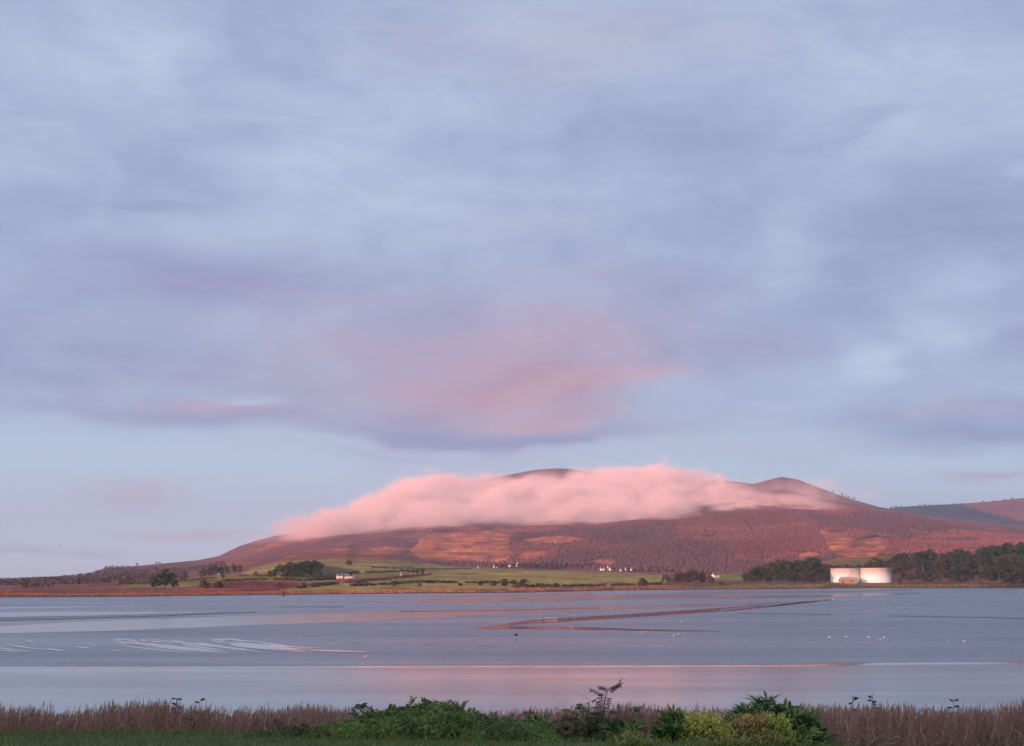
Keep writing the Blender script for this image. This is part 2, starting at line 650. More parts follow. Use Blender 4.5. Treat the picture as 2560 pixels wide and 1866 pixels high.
COVER = [   # land cover, in order
    ([(-600, 1440), (440, 1395), (640, 1425), (480, 1462), (-600, 1492)], (0.20, 0.105, 0.09), 0.8),
    ([(500, 1427), (525, 1414), (570, 1406), (640, 1404), (615, 1414), (560, 1414), (505, 1430)], (0.36, 0.12, 0.06), 1),
    ([(300, 1437), (360, 1420), (440, 1412), (495, 1405), (470, 1414), (380, 1428)], (0.25, 0.11, 0.07), 0.7),
    ([(590, 1442), (640, 1418), (700, 1404), (800, 1397), (900, 1393), (1000, 1401), (1150, 1419), (1290, 1424), (1290, 1438), (1000, 1442), (860, 1446)], OLIVE, 1),
    ([(690, 1406), (720, 1396), (860, 1389), (960, 1393), (1040, 1406), (900, 1399), (780, 1400), (740, 1403)], (0.33, 0.13, 0.06), 0.9),
    ([(700, 1436), (790, 1412), (840, 1418), (900, 1428), (860, 1448), (720, 1448)], (0.07, 0.09, 0.055), 0.9),
    ([(300, 1462), (440, 1450), (540, 1440), (640, 1440), (760, 1446), (840, 1449), (860, 1458), (640, 1455), (540, 1456), (480, 1468), (330, 1468)], GREEN, 1),
    ([(330, 1463), (470, 1452), (640, 1441), (640, 1444), (480, 1458)], (0.2, 0.13, 0.06), 0.6),
    ([(485, 1471), (540, 1457), (640, 1453), (760, 1457), (800, 1458), (720, 1474), (620, 1481), (520, 1481)], (0.22, 0.065, 0.066), 1),
    ([(760, 1456), (860, 1451), (1062, 1434), (1066, 1440), (960, 1448), (820, 1464), (740, 1468)], (0.27, 0.1, 0.08), 1),
    ([(700, 1474), (860, 1458), (1000, 1447), (1080, 1438), (1280, 1427), (1400, 1428), (1560, 1433), (1660, 1438), (1670, 1463), (1500, 1466), (1280, 1472), (1000, 1478), (730, 1482)], (0.36, 0.28, 0.09), 1),
    ([(880, 1468), (1000, 1458), (1280, 1459), (1280, 1461), (1000, 1462), (890, 1472)], (0.36, 0.26, 0.11), 0.8),
    ([(-600, 1476), (60, 1474), (300, 1466), (500, 1472), (500, 1484), (-600, 1492)], (0.21, 0.105, 0.065), 0.85),
    ([(470, 1480), (500, 1468), (560, 1472), (700, 1482), (560, 1484)], (0.36, 0.12, 0.07), 0.7),
    ([(2060, 1402), (2100, 1397), (2240, 1388), (2250, 1412), (2150, 1420), (2100, 1412)], (0.22, 0.17, 0.06), 1),
    ([(1780, 1430), (1860, 1430), (1860, 1452), (1780, 1452)], GREEN, 1),
    ([(1640, 1457), (3200, 1454), (3200, 1472), (1640, 1472)], (0.19, 0.14, 0.06), 1),
]


def land_colour(x, y, X, Y, ymarsh, yshore):
    base = np.empty(x.shape + (3,))
    n = fbm(X / 300, Y / 500, 33, 4)
    base[:] = (0.27, 0.118, 0.118)
    base *= (1 + 0.35 * n)[..., None]
    wx = x + 9 * fbm(x / 40, y / 14, 3, 3)
    wy = y + 3.0 * fbm(x / 34, y / 11, 4, 3)
    streak = fbm(x / 90, y / 3.0, 41, 3)
    spots = fbm(x / 14, y / 6, 42, 3)
    for P in BRACKEN:
        m = inpoly(wx, wy, P)
        c = np.array((0.60, 0.205, 0.115)) * (1 + 0.45 * streak + 0.25 * spots)[..., None]
        k = m * np.clip((0.85 if P is not BRACKEN[5] and P is not BRACKEN[6] else .45) + 1.1 * fbm(x / 26, y / 9, 44, 4), 0.1, 1)
        base = base * (1 - k[..., None]) + c * k[..., None]
    for P, c, k in COVER:
        m = inpoly(x + 5 * fbm(x / 60, y / 9, 5, 2), y + 1.3 * fbm(x / 45, y / 9, 6, 2), P) * k
        cc = np.array(c) * (1 + 0.38 * streak + 0.2 * spots)[..., None]
        base = base * (1 - m[..., None]) + cc * m[..., None]
    # salt marsh strip and the dark mud foot along the shore
    t = np.clip((y - ymarsh) / np.maximum(yshore - ymarsh, 1), 0, 1)
    edge = t + 0.2 * streak
    marsh = (edge > 0.25) & (y > ymarsh)
    orange = np.where((x < 1720)[..., None], np.array((0.34, 0.155, 0.08)), np.array((0.18, 0.13, 0.075)))
    base = np.where(marsh[..., None], orange * (1 + 0.4 * spots + 0.4 * streak)[..., None], base)
    foot = (edge > 0.7) & (y > ymarsh)
    base = np.where(foot[..., None], np.array((0.14, 0.085, 0.075)) * (1 + 0.3 * spots)[..., None], base)
    return np.clip(base, 0.01, 0.8)


def build_land():
    xs = np.arange(-700, 3300, 5.0)
    Ys, Zs = profile(xs)
    rows = [2, 14, 70, 80, 60, 8, 4]
    P, C = [], []
    for k, n in enumerate(rows):
        for j in range(n + (1 if k == len(rows) - 1 else 0)):
            t = j / n
            Y = Ys[k] + (Ys[k + 1] - Ys[k]) * t
            z = Zs[k] + (Zs[k + 1] - Zs[k]) * t
            X = (xs - PX0) / KX * Y
            z = z + relief(X, Y, xs, Ys)
            e = (z - CAM_H) / Y
            v = (e * CP - SP) / (CP + e * SP)
            ypx = PY0 - v * FPX
            P.append(np.stack([X, Y, z], -1))
            C.append(land_colour(xs, ypx, X, Y, I(MARSH, xs), I(SHORE, xs)))
    m, nt, b = newmat('land')
    (px, py, pz), pv_ = pos(nt)
    n_ = noise(nt, pv_, 0.012, 6, 0.65)
    n_b = noise(nt, pv_, 0.09, 4, 0.6)
    c = mixc(nt, 1.0, attr(nt), mixc(nt, n_.smooth(0.3, 0.7), (0.72, 0.72, 0.74), (1.25, 1.22, 1.2)), 'MULTIPLY')
    c = mixc(nt, 1.0, c, mixc(nt, n_b.smooth(0.3, 0.7), (0.8, 0.8, 0.82), (1.2, 1.18, 1.15)), 'MULTIPLY')
    nt.links.new(c, b.inputs['Base Color'])
    b.inputs['Roughness'].default_value = 0.95
    b.inputs['Specular IOR Level'].default_value = 0.05
    n_c = noise(nt, pv_, 0.45, 3, 0.6)
    bump(nt, b, n_b + n_ * 3.0 + n_c * 0.35, 1.0, 8.0)
    o = link('hills', grid_mesh('hills', np.array(P), np.array(C)), m)
    tag(o, 'long heather brown hill and green fields along the far shore', 'hill', kind='structure')
    # second, farther hill on the right
    xs = np.arange(1900, 3400, 8.0)
    ry = poly([(1900, 1330), (2150, 1290), (2200, 1276), (2240, 1269), (2300, 1265.5), (2400, 1260), (2480, 1254.5), (2540, 1248), (2700, 1236), (3400, 1250)])
    P, C = [], []
    for j in range(40):
        t = j / 30.0
        Y = 6400 + 2500 * t
        zr = CAM_H + 8900 * ey(I(ry, xs))
        z = np.where(t <= 1, -20 + (zr + 20) * min(t, 1) ** 0.85, zr * (2 - t) ** 1.0 - 5)
        X = (xs - PX0) / KX * Y
        z = z + 18 * fbm(X / 600, np.full_like(X, Y / 700), 8, 4) * (np.sin(min(t, 1) * math.pi))
        P.append(np.stack([X, np.full_like(X, Y), z], -1))
        nn = fbm(X / 260, np.full_like(X, Y / 300), 51, 4)
        e = (z - CAM_H) / Y
        ypx = PY0 - (e * CP - SP) / (CP + e * SP) * FPX
        shade_patch = (ypx - 1258 + 9 * nn > (xs - 2405) * 0.30)[:, None]  # blue shadow on the left of this slope, painted into the land colour
        C.append(np.where(shade_patch, np.array((0.062, 0.06, 0.082)), np.array((0.30, 0.11, 0.10))) * (1 + 0.4 * nn)[:, None])
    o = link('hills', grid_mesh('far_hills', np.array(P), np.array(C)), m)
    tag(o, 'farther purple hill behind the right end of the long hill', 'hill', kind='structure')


build_land()

# ------------------------------------------------------------------ water, mud
m, nt, b = newmat('water')
(px, py, pz), pv_ = pos(nt)
b.inputs['Base Color'].default_value = (0.028, 0.033, 0.045, 1)
b.inputs['IOR'].default_value = 1.33
wv = noise(nt, combine(nt, px * 0.25, py * 0.8, 0.0), 1.0, 4, 0.55)
wl = noise(nt, combine(nt, px * 0.012, py * 0.06, 0.0), 1.0, 4, 0.6)
nt.links.new((wl.smooth(0.35, 0.65) * 0.07 + 0.08).v, b.inputs['Roughness'])
bump(nt, b, wv, 0.06, 0.05)
M_WATER = m
m, nt, b = newmat('still_water')
b.inputs['Base Color'].default_value = (0.03, 0.03, 0.038, 1)
b.inputs['IOR'].default_value = 1.36
b.inputs['Roughness'].default_value = 0.03
M_STILL = m
m, nt, b = newmat('ruffled_water')
(px, py, pz), pv_ = pos(nt)
b.inputs['Base Color'].default_value = (0.035, 0.034, 0.042, 1)
b.inputs['IOR'].default_value = 1.36
b.inputs['Roughness'].default_value = 0.13
bump(nt, b, noise(nt, combine(nt, px * 0.15, py * 0.5, 0.0), 1.0, 4, 0.55), 0.1, 0.06)
M_RUFFLED = m
m, nt, b = newmat('wet_mud')
(px, py, pz), pv_ = pos(nt)
nl = noise(nt, combine(nt, px * 0.006, py * 0.03, 0.0), 1.0, 6, 0.6)
ns = noise(nt, combine(nt, px * 0.05, py * 0.14, 0.0), 1.0, 5, 0.6)
nt.links.new(mixc(nt, nl.smooth(0.35, 0.65), (0.045, 0.066, 0.108), (0.07, 0.09, 0.135)), b.inputs['Base Color'])
nt.links.new((nl.smooth(0.3, 0.7) * 0.12 + ns * 0.1 + 0.17).v, b.inputs['Roughness'])
b.inputs['IOR'].default_value = 1.4
bump(nt, b, ns, 0.12, 0.06)
M_MUD = m
m, nt, b = newmat('dark_mud')
(px, py, pz), pv_ = pos(nt)
ns = noise(nt, combine(nt, px * 0.05, py * 0.14, 0.0), 1.0, 5, 0.6)
nt.links.new(mixc(nt, ns.smooth(0.3, 0.7), (0.085, 0.07, 0.085), (0.14, 0.11, 0.115)), b.inputs['Base Color'])
b.inputs['Roughness'].default_value = 0.42
M_DARKMUD = m


def sheet(name, pts, mat, z, label, cat='water', wob=0.0, edge=0.0):
    """flat sheet on the estuary floor with the given outline"""
    me = bpy.data.meshes.new(name)
    bm = bmesh.new()
    out = []
    n = len(pts)
    for i in range(n):
        (x0, y0), (x1, y1) = pts[i], pts[(i + 1) % n]
        k = max(1, int(abs(x1 - x0) / 25))
        for j in range(k):
            t = j / k
            x_, y_ = x0 + (x1 - x0) * t, y0 + (y1 - y0) * t
            if wob and k > 1:
                y_ += wob * float(fbm(np.array([x_ / 70.0 + y0]), np.array([y0 * 3.1]), 77, 3)[0])
            out.append((x_, y_))
    vs = [bm.verts.new((*ground(x_, y_, z), z)) for x_, y_ in out]
    bm.faces.new(vs)
    bmesh.ops.triangulate(bm, faces=bm.faces[:])
    for f in bm.faces:
        if f.normal.z < 0:
            f.normal_flip()
    bm.to_mesh(me)
    bm.free()
    o = link(name, me, mat)
    return tag(o, label, cat, kind='structure')


# one big sheet of water under everything
me = bpy.data.meshes.new('water')
bm = bmesh.new()
for p in ((-12000, -900), (12000, -900), (12000, 11500), (-12000, 11500)):
    bm.verts.new((*p, 0.0))
bm.faces.new(bm.verts[:])
bm.to_mesh(me)
bm.free()
tag(link('water', me, M_WATER), 'lilac tidal water filling the near channel', 'water', kind='structure')

NEAR = [(-500, 1668), (0, 1667), (640, 1666), (1280, 1664.5), (1700, 1663.5), (2000, 1662), (2200, 1657), (2400, 1655.5), (2560, 1655), (3100, 1653)]
far = [(x_, y_ + 3.0) for x_, y_ in zip(*SHORE) if -500 <= x_ <= 3200]
far = [(-500, 1498)] + [(x_, y_ - 1.5) for x_, y_ in zip(*SHORE) if 0 <= x_ <= 2560] + [(3100, 1466)]
sheet('mudflat', NEAR + far[::-1], M_MUD, 0.010, 'wide grey wet mudflat between near water and far shore', 'mudflat')
# calm shallow margin, mirror smooth
sheet('calm_water', NEAR + [(x_, y_ + (4.0 if x_ < 1900 else 6.0)) for x_, y_ in NEAR][::-1], M_STILL, 0.005, 'bright calm strip of water along the mudflat edge', 'water')


def channel(top, bot, label, z=0.020, wob=0.8, mat=None, name='water_channel'):
    channel.n = getattr(channel, 'n', 0) + 1
    return sheet(name, top + bot[::-1], mat or M_STILL, z + 0.003 * channel.n, label, 'water', wob)


channel([(-500, 1580), (0, 1566), (150, 1558), (300, 1551), (640, 1539), (900, 1531), (1100, 1526), (1280, 1521), (1500, 1516), (1700, 1511), (1900, 1508), (2010, 1503)],
        [(-500, 1600), (0, 1584), (300, 1577), (640, 1563), (850, 1556), (1000, 1549), (1150, 1542), (1280, 1535), (1500, 1527), (1700, 1518), (1900, 1512), (2010, 1504)],
        'long pale tidal channel crossing the mudflat from the left', mat=M_RUFFLED)
channel([(1190, 1570), (1330, 1550), (1500, 1540), (1700, 1527), (1860, 1516), (2000, 1506), (2085, 1498)],
        [(1190, 1571), (1330, 1559), (1500, 1549), (1650, 1539), (1850, 1526), (2000, 1510), (2085, 1499.5)],
        'tapering reddish creek across the middle of the mudflat')
channel([(1180, 1572), (1280, 1566), (1400, 1566), (1600, 1573), (1800, 1578)],
        [(1180, 1573), (1280, 1573), (1400, 1573), (1600, 1577), (1800, 1579)],
        'thin pinkish film of water below the reddish creek', wob=1.2)
channel([(-300, 1532), (0, 1531), (200, 1529), (420, 1530), (560, 1528)], [(-300, 1545), (0, 1543), (200, 1540), (420, 1535), (560, 1529)],
        'pale pool on the far mudflat at left', mat=M_RUFFLED)
channel([(-300, 1519), (0, 1519), (300, 1515), (520, 1514), (700, 1514)], [(-300, 1523), (0, 1522), (300, 1517), (520, 1515.5), (700, 1515)],
        'thin pale pool nearest the far left shore', mat=M_RUFFLED)
channel([(1040, 1501), (1100, 1495), (1300, 1492), (1500, 1488), (1700, 1489)], [(1040, 1504), (1150, 1508), (1300, 1504), (1500, 1500), (1700, 1492)],
        'pinkish pool below the far green field', mat=M_RUFFLED)
channel([(1080, 1488), (1280, 1487), (1480, 1483)], [(1080, 1492), (1280, 1490.5), (1480, 1486)], 'shallow orange reflecting pool at the far shore', mat=M_RUFFLED)
channel([(1560, 1493), (1800, 1488), (2050, 1488), (2300, 1482)], [(1560, 1497), (1800, 1497), (2050, 1494), (2300, 1485)], 'bluish pool in front of the white tanks', mat=M_RUFFLED)
# dark mud: steps and low ridges
for pts, lab in (
    ([(-300, 1546), (0, 1544), (150, 1541), (400, 1535), (640, 1529), (640, 1531), (400, 1540), (150, 1548), (0, 1551), (-300, 1555)], 'dark mud bank above the long channel at left'),
    ([(1545, 1491.5), (1620, 1485), (1700, 1480), (1800, 1478), (1900, 1477.5), (2100, 1476), (2280, 1473.5), (2280, 1476), (2100, 1481), (1950, 1483), (1760, 1486.5), (1690, 1490)], 'dark mud foot of the shore below the right woods'),
    ([(1800, 1524), (1900, 1515), (2000, 1503), (2060, 1500), (2060, 1502), (2000, 1506), (1900, 1518), (1800, 1528)], 'dark cut bank beside the reddish creek'),
    ([(1840, 1532), (2080, 1535), (2080, 1536.6), (1840, 1533.4)], 'thin dark creek line left of the tank reflections'),
    ([(2225, 1538), (2560, 1544.5), (3000, 1553), (3000, 1556), (2560, 1546.5), (2225, 1540)], 'thin dark creek line at the right edge'),
    ([(700, 1516), (860, 1516), (860, 1517.3), (700, 1517.3)], 'short dark mud streak on the far flat'),
    ([(1000, 1528), (1250, 1525), (1500, 1519), (1500, 1520), (1250, 1526.2), (1000, 1529)], 'dark hairline beside the long channel'),
):
    sheet('mud_bank', pts, M_DARKMUD, 0.055 + 0.003 * len(pts), lab, 'mud bank', 0.5)
for pts in ([(816, 1599), (836, 1602), (838, 1603.5), (818, 1600.5)], [(862, 1605), (902, 1608), (904, 1609.2), (864, 1606.2)], [(1064, 1611), (1100, 1610), (1100, 1611), (1064, 1612)], [(1190, 1614), (1238, 1616), (1238, 1617.2), (1190, 1615)], [(1520, 1562), (1528, 1562), (1526, 1563.4), (1518, 1563.4)]):
    sheet('mud_bank', pts, M_DARKMUD, 0.02, 'short dark scratch in the middle of the mudflat', 'mud bank')['group'] = 'dark scratches in the mudflat'

# rippled pools on the left: many thin curved films of water
q = Q()
rr = random.Random(4)


def crescent(x0, y0, dx_, sag, w, rise):
    n = 10
    up, lo = [], []
    for i in range(n + 1):
        t = i / n
        x_ = x0 + dx_ * t
        y_ = y0 + sag * t ** 0.75
        hw = w * (math.sin(math.pi * min(1, t * 0.97 + 0.03)) ** 0.7) * (1 - 0.55 * t)
        up.append((x_ + rise * hw, y_ - hw * 0.5))
        lo.append((x_, y_ + hw * 0.5))
    V = []
    crescent.z = getattr(crescent, 'z', 0.014) + 0.0006
    zz = crescent.z
    g = lambda p: (*ground(p[0], p[1], zz), zz)
    for i in range(n):
        V.append([g(lo[i]), g(lo[i + 1]), g(up[i + 1]), g(up[i])])
    q.add(V, (1, 1, 1))


for i in range(19):
    x0 = 285 + i * 19 + rr.uniform(-10, 10)
    crescent(x0, 1605 + rr.uniform(-6, 9), rr.uniform(110, 210), rr.uniform(15, 22), rr.uniform(2.0, 4.0), 4)
for i in range(20):
    crescent(rr.uniform(280, 560), rr.uniform(1596, 1606), rr.uniform(18, 45), rr.uniform(1, 6), rr.uniform(1.5, 3.6), 3)
for x0, y0, dx_, sag, w in ((-40, 1614, 130, 17, 4), (10, 1610, 120, 17, 4), (-60, 1622, 140, 9, 4.5), (112, 1621, 58, 8, 5), (190, 1617, 40, 5, 4), (18, 1604, 40, -4, 3), (64, 1602, 18, 4, 4), (104, 1605, 18, 2, 2),
                        (225, 1614, 18, 3, 3), (270, 1625, 45, 4, 3.5), (560, 1612, 180, 17, 4.5), (590, 1608, 170, 15, 4), (630, 1616, 130, 12, 5), (640, 1613, 120, 11, 4), (770, 1625, 170, 6, 5.5), (560, 1596, 80, 10, 6)):
    crescent(x0, y0, dx_, sag, w * .7, 3)
for i in range(9):
    x0 = 560 + i * 12
    crescent(x0, 1608 + i * 0.6 + rr.uniform(-2, 4), rr.uniform(100, 180), rr.uniform(10, 16), rr.uniform(2.5, 4.5), 3)
tag(q.build('rippled_water', M_STILL), 'pale curved ripple pools on the left of the mudflat', 'water', kind='structure')


# ------------------------------------------------------------------ near bank
def bank_z(X, Y):
    X, Y = np.asarray(X, float), np.asarray(Y, float)
    Yb = Y
    Y = Y + np.where(Y > 5, np.interp(X, [-1.6, -0.2, 2.2, 3.2, 4.0], [0, .6, .6, 1.0, 2.0]), 0)
    z = np.interp(Y, [-900, -400, -170, -90, -40, -15, 15.0, 15.6, 17.2, 31, 60, 75], [32, 42, 35, 16, 7.2, 6.4, 6.4, 6.2, 5.05, 4.95, -0.5, -1.2])  # unseen ground behind the camera is raised into a ridge to shade the foreground
    Y = Yb
    z = z + np.where(Y < -40, 2.5 * fbm(X / 60, Y / 60, 61, 3), 0) + 0.03 * fbm(X / 1.3, Y / 1.3, 62, 2)
    return z


ax = np.concatenate([np.linspace(-1800, -60, 60), np.linspace(-58, 58, 90), np.linspace(60, 1800, 60)])
ay = np.concatenate([np.linspace(-890, -60, 40), np.linspace(-55, 12, 20), np.linspace(12.5, 20, 40), np.linspace(21, 75, 30)])
GX, GY = np.meshgrid(ax, ay)
m, nt, b = newmat('bank_earth')
(px, py, pz), pv_ = pos(nt)
n_ = noise(nt, pv_, 2.2, 6, 0.65)
nt.links.new(mixc(nt, n_.smooth(0.35, 0.65), (0.03, 0.05, 0.014), (0.075, 0.11, 0.03)), b.inputs['Base Color'])
b.inputs['Roughness'].default_value = 0.95
bump(nt, b, n_, 0.8, 0.08)
tag(link('grass_bank', grid_mesh('grass_bank', np.stack([GX, GY, bank_z(GX, GY)], -1)), m), 'grassy near bank sloping down to the estuary', 'bank', kind='structure')

exec_later = []
# ------------------------------------------------------------------ lawn blades
def lawn():
    n = 40000
    X = RNG.uniform(-8, 8, n)
    Y = RNG.uniform(13.4, 15.7, n)
    P = np.stack([X, Y, bank_z(X, Y)], -1)
    D = np.stack([RNG.normal(0, .35, n), RNG.normal(0, .35, n), np.ones(n)], -1)
    N = RNG.normal(0, 1, (n, 3))
    ln = RNG.uniform(.03, .07, n) * np.where(Y > 14.75, 1.5, 1.0)
    C = np.array((0.11, 0.165, 0.042)) * RNG.uniform(.6, 1.4, (n, 1)) * np.where(RNG.random((n, 1)) < .12, np.array([[1.9, 1.4, 1.3]]), 1)
    q = Q()
    q.leaves(P, D, N, ln, 0.006, C, 0.1)
    tag(q.build('grass', M_LEAF), 'short green lawn grass along the bottom of the view', 'grass', kind='stuff')


lawn()

# ------------------------------------------------------------------ reeds
REEDTOP = poly([(-300, 1782), (0, 1780), (60, 1781), (110, 1788), (150, 1797), (175, 1798), (210, 1790), (260, 1778), (300, 1772), (380, 1768), (430, 1771), (480, 1780), (540, 1786), (620, 1785), (700, 1780), (760, 1777), (840, 1784), (900, 1788),
                (1280, 1790), (1360, 1786), (1400, 1782), (1500, 1782), (1560, 1778), (1620, 1779), (1680, 1784), (1780, 1785), (2020, 1770), (2080, 1770), (2150, 1772), (2200, 1770), (2260, 1775), (2320, 1782), (2345, 1780), (2400, 1770), (2440, 1782), (2480, 1768), (2520, 1760), (2560, 1756), (2900, 1760)])


def reeds():
    q = Q()
    n = 14000
    xp = RNG.uniform(-260, 2820, n)
    y0 = np.interp(xp, [1280, 1340, 1640, 1700, 2040, 2110], [16.5, 15.7, 15.5, 16.5, 16.3, 14.5])
    Y = y0 + (21.0 - y0) * RNG.random(n) ** 1.3
    X = (xp - PX0) / KX * Y
    z0 = bank_z(X, Y)
    yt = I(REEDTOP, xp) + np.interp(xp, [1900, 2150], [15, 24]) + np.abs(RNG.normal(0, 20, n)) - 2 - 10 * (RNG.random(n) < .05)
    yt += 11 * fbm(xp / 30, Y, 91, 3) + 9 * fbm(xp / 130, Y * .3, 94, 2)
    zt = CAM_H + Y * ey(yt)
    zt = np.maximum(zt, z0 + .35)
    lean = RNG.normal(.04, .05, n)
    leany = RNG.normal(0, .06, n)
    H = zt - z0
    brown = np.array((0.36, 0.235, 0.205))
    tan = np.array((0.42, 0.30, 0.23))
    patch = fbm(xp / 120, Y / 1.5, 92, 3)
    stemc = (brown * (.8 + .4 * RNG.random((n, 1))) * (1 + .3 * patch[:, None]))
    grn = (RNG.random(n) < .10 + .3 * (fbm(xp / 90, Y, 93, 2) > .2))
    stemc = np.where(grn[:, None], np.array((0.12, 0.118, 0.06)) * RNG.uniform(.7, 1.3, (n, 1)), stemc)
    B = np.stack([X, Y, z0], -1)
    T = np.stack([X + lean * H, Y + leany * H, zt], -1)
    Dv = T - B
    q.leaves(B, Dv, RNG.normal(0, 1, (n, 3)) * [1, .3, .1], np.linalg.norm(Dv, axis=1), 0.008, stemc, 0.0, 0.4)
    for k in range(6):       # blades
        t = RNG.uniform(*((.0, .45) if k < 3 else (.3, .86)), n)[:, None]
        P = B + Dv * t
        ang = RNG.uniform(0, 2 * math.pi, n)
        D = np.stack([np.cos(ang) * .7 + .1, np.sin(ang) * .5, RNG.uniform(.1, .9, n)], -1)
        c = stemc * RNG.uniform(.75, 1.3, (n, 1))
        q.leaves(P, D, RNG.normal(0, 1, (n, 3)), RNG.uniform(.10, .24, n) * (1.5 if k < 3 else 1), RNG.uniform(.007, .013, n) * (1.6 if k < 3 else 1), c, .15)
    has = RNG.random(n) < .85    # plumes: a nodding brush of fine sprays
    Pn = T[has]
    m_ = len(Pn)
    pc = np.where(RNG.random((m_, 1)) < .25, tan, brown * [.97, .84, .80]) * RNG.uniform(.75, 1.2, (m_, 1))
    side = RNG.normal(.18, .22, m_)
    sz = RNG.uniform(.9, 1.75, m_)
    for k in range(13):
        t = k / 12.0
        w = (1 - t) * .6 + .3
        P = Pn + np.stack([side * .12 * t * sz, 0 * side, (-.15 + .2 * t) * sz], -1)
        D = np.stack([side * .4 + RNG.normal(.04, .42, m_) * w, RNG.normal(0, .35, m_) * w, RNG.uniform(.6, 1.0, m_)], -1)
        q.leaves(P, D, RNG.normal(0, 1, (m_, 3)), RNG.uniform(.035, .07, m_) * sz, RNG.uniform(.006, .012, m_), pc * RNG.uniform(.85, 1.15, (m_, 1)), .05)
    o = q.build('reeds', M_REED)
    tag(o, 'brown purple reed bed with feathery plumes along the near bank', 'reeds', kind='stuff')


reeds()


# ------------------------------------------------------------------ foreground shrubs
def dome_points(n, xs, ytop, drop, Y0, depth, fill=0.35):
    """points through a mound: photo columns xs, top outline ytop(x); depth metres thick from Y0"""
    x = RNG.uniform(xs[0], xs[1], n)
    s_ = RNG.uniform(0, 1, n)                        # position front to back
    yt = np.interp(x, ytop[0], ytop[1]) + drop
    Y = Y0 + depth * s_
    Xc = (x - PX0) / KX * (Y0 + depth * .45)
    zt = CAM_H + (Y0 + depth * .45) * ey(yt)
    zb = bank_z(Xc, Y)
    zt = zb + (zt - zb) * (1 + .22 * fbm(Xc / .3, Y / .3, 501, 3))
    prof = np.sqrt(np.clip(1 - ((s_ - .5) / .5) ** 2, 0, 1)) ** .7
    surf = RNG.random(n) > fill
    k = np.where(surf, 1 - np.abs(RNG.normal(0, .05, n)), RNG.uniform(.1, 1, n))
    z = zb + (zt - zb) * prof * k
    N = np.stack([RNG.normal(0, .5, n), (s_ - .5) * 2.0 + RNG.normal(0, .4, n), prof + RNG.normal(0, .3, n)], -1)
    return np.stack([Xc, Y, z], -1), N


def clump_tint(P, base, seed, sc=.22, amp=.75):
    f = fbm(P[:, 0] / sc + P[:, 1], P[:, 2] / sc, seed, 3)
    c = np.array(base) * (1 + amp * f)[:, None] * RNG.uniform(.55, 1.45, (len(P), 1))
    return np.where(RNG.random((len(P), 1)) < .05, np.array((0.20, 0.15, 0.05)), c)


def bramble(name, label, xs, ytop, Y0, depth, n, base, L=(.035, .065), shoots=40, seed=1):
    cx = (np.mean(xs) - PX0) / KX * (Y0 + .5 * depth)
    root = empty(name, (cx, Y0 + .5 * depth, float(bank_z(cx, Y0 + .5 * depth))), 0, label, 'bush')
    off = np.array(root.location)
    q = Q()
    P, N = dome_points(n, xs, ytop, 9, Y0, depth)
    D = np.cross(N, RNG.normal(0, 1, (n, 3))) + N * .35 + np.array([0, 0, -.15])
    q.leaves(P - off, D, N, RNG.uniform(*L, n), RNG.uniform(*L, n) * .62, clump_tint(P, base, seed), .06)
    st = Stems()
    for i in range(shoots):
        P0, _ = dome_points(1, xs, ytop, 10, Y0, depth, 0)
        p = P0[0] - off
        ln = random.uniform(.04, .13)
        d = Vector((random.gauss(.15, .4), random.gauss(0, .3), 1)).normalized()
        pts = [Vector(p) + d * ln * t + Vector((.05 * t * t * random.choice((-1, 1)) * ln * 3, 0, 0)) for t in (0, .5, 1)]
        st.tube([tuple(a) for a in pts], [.005, .004, .003], (0.06, 0.06, 0.03), 4)
        for t in np.linspace(.25, 1, 5):
            b_ = pts[0].lerp(pts[2], t)
            for s_ in (-1, 1):
                q.leaves([tuple(b_)], [(s_ * .8 + random.gauss(0, .2), random.gauss(0, .4), .5)], [(random.gauss(0, .4), -.6, .6)], random.uniform(.035, .06), .028, np.array(base) * random.uniform(.6, 1.1), .05)
    # stems inside the mound
    for i in range(30):
        P0, _ = dome_points(1, xs, ytop, 0, Y0, depth, .5)
        p = P0[0] - off
        b_ = Vector((p[0] + random.gauss(0, .15), p[1] + random.gauss(0, .1), float(bank_z(p[0] + off[0], p[1] + off[1])) - off[2]))
        st.tube([tuple(b_), tuple(b_.lerp(Vector(p), .5) + Vector((0, 0, .05))), tuple(p)], [.009, .007, .004], (0.05, 0.04, 0.03), 4)
    q.build('foliage', M_LEAF, root)
    st.build(M_STEM, root)
    return root


bramble('bramble_bush', 'large green bramble mound in front of the brown reeds', (770, 1270),
        poly([(770, 1838), (820, 1812), (870, 1796), (905, 1786), (950, 1784), (990, 1773), (1050, 1766), (1085, 1759), (1110, 1758), (1135, 1766), (1170, 1768), (1205, 1778), (1225, 1788), (1250, 1803), (1270, 1830)]),
        14.6, 1.7, 15000, (0.10, 0.16, 0.034), (.028, .065), 60, 3)
bramble('ivy_bush', 'low dark ivy bush at the right end of the bramble mound', (1190, 1400),
        poly([(1190, 1815), (1230, 1793), (1280, 1789), (1330, 1796), (1365, 1812), (1400, 1838)]),
        14.55, 1.2, 6000, (0.08, 0.14, 0.034), (.03, .055), 14, 5)
bramble('weed_patch', 'low dark weeds among reeds left of the bramble mound', (640, 800),
        poly([(640, 1840), (700, 1826), (760, 1815), (800, 1820)]), 14.7, .9, 2200, (0.05, 0.075, 0.025), (.03, .05), 6, 6)


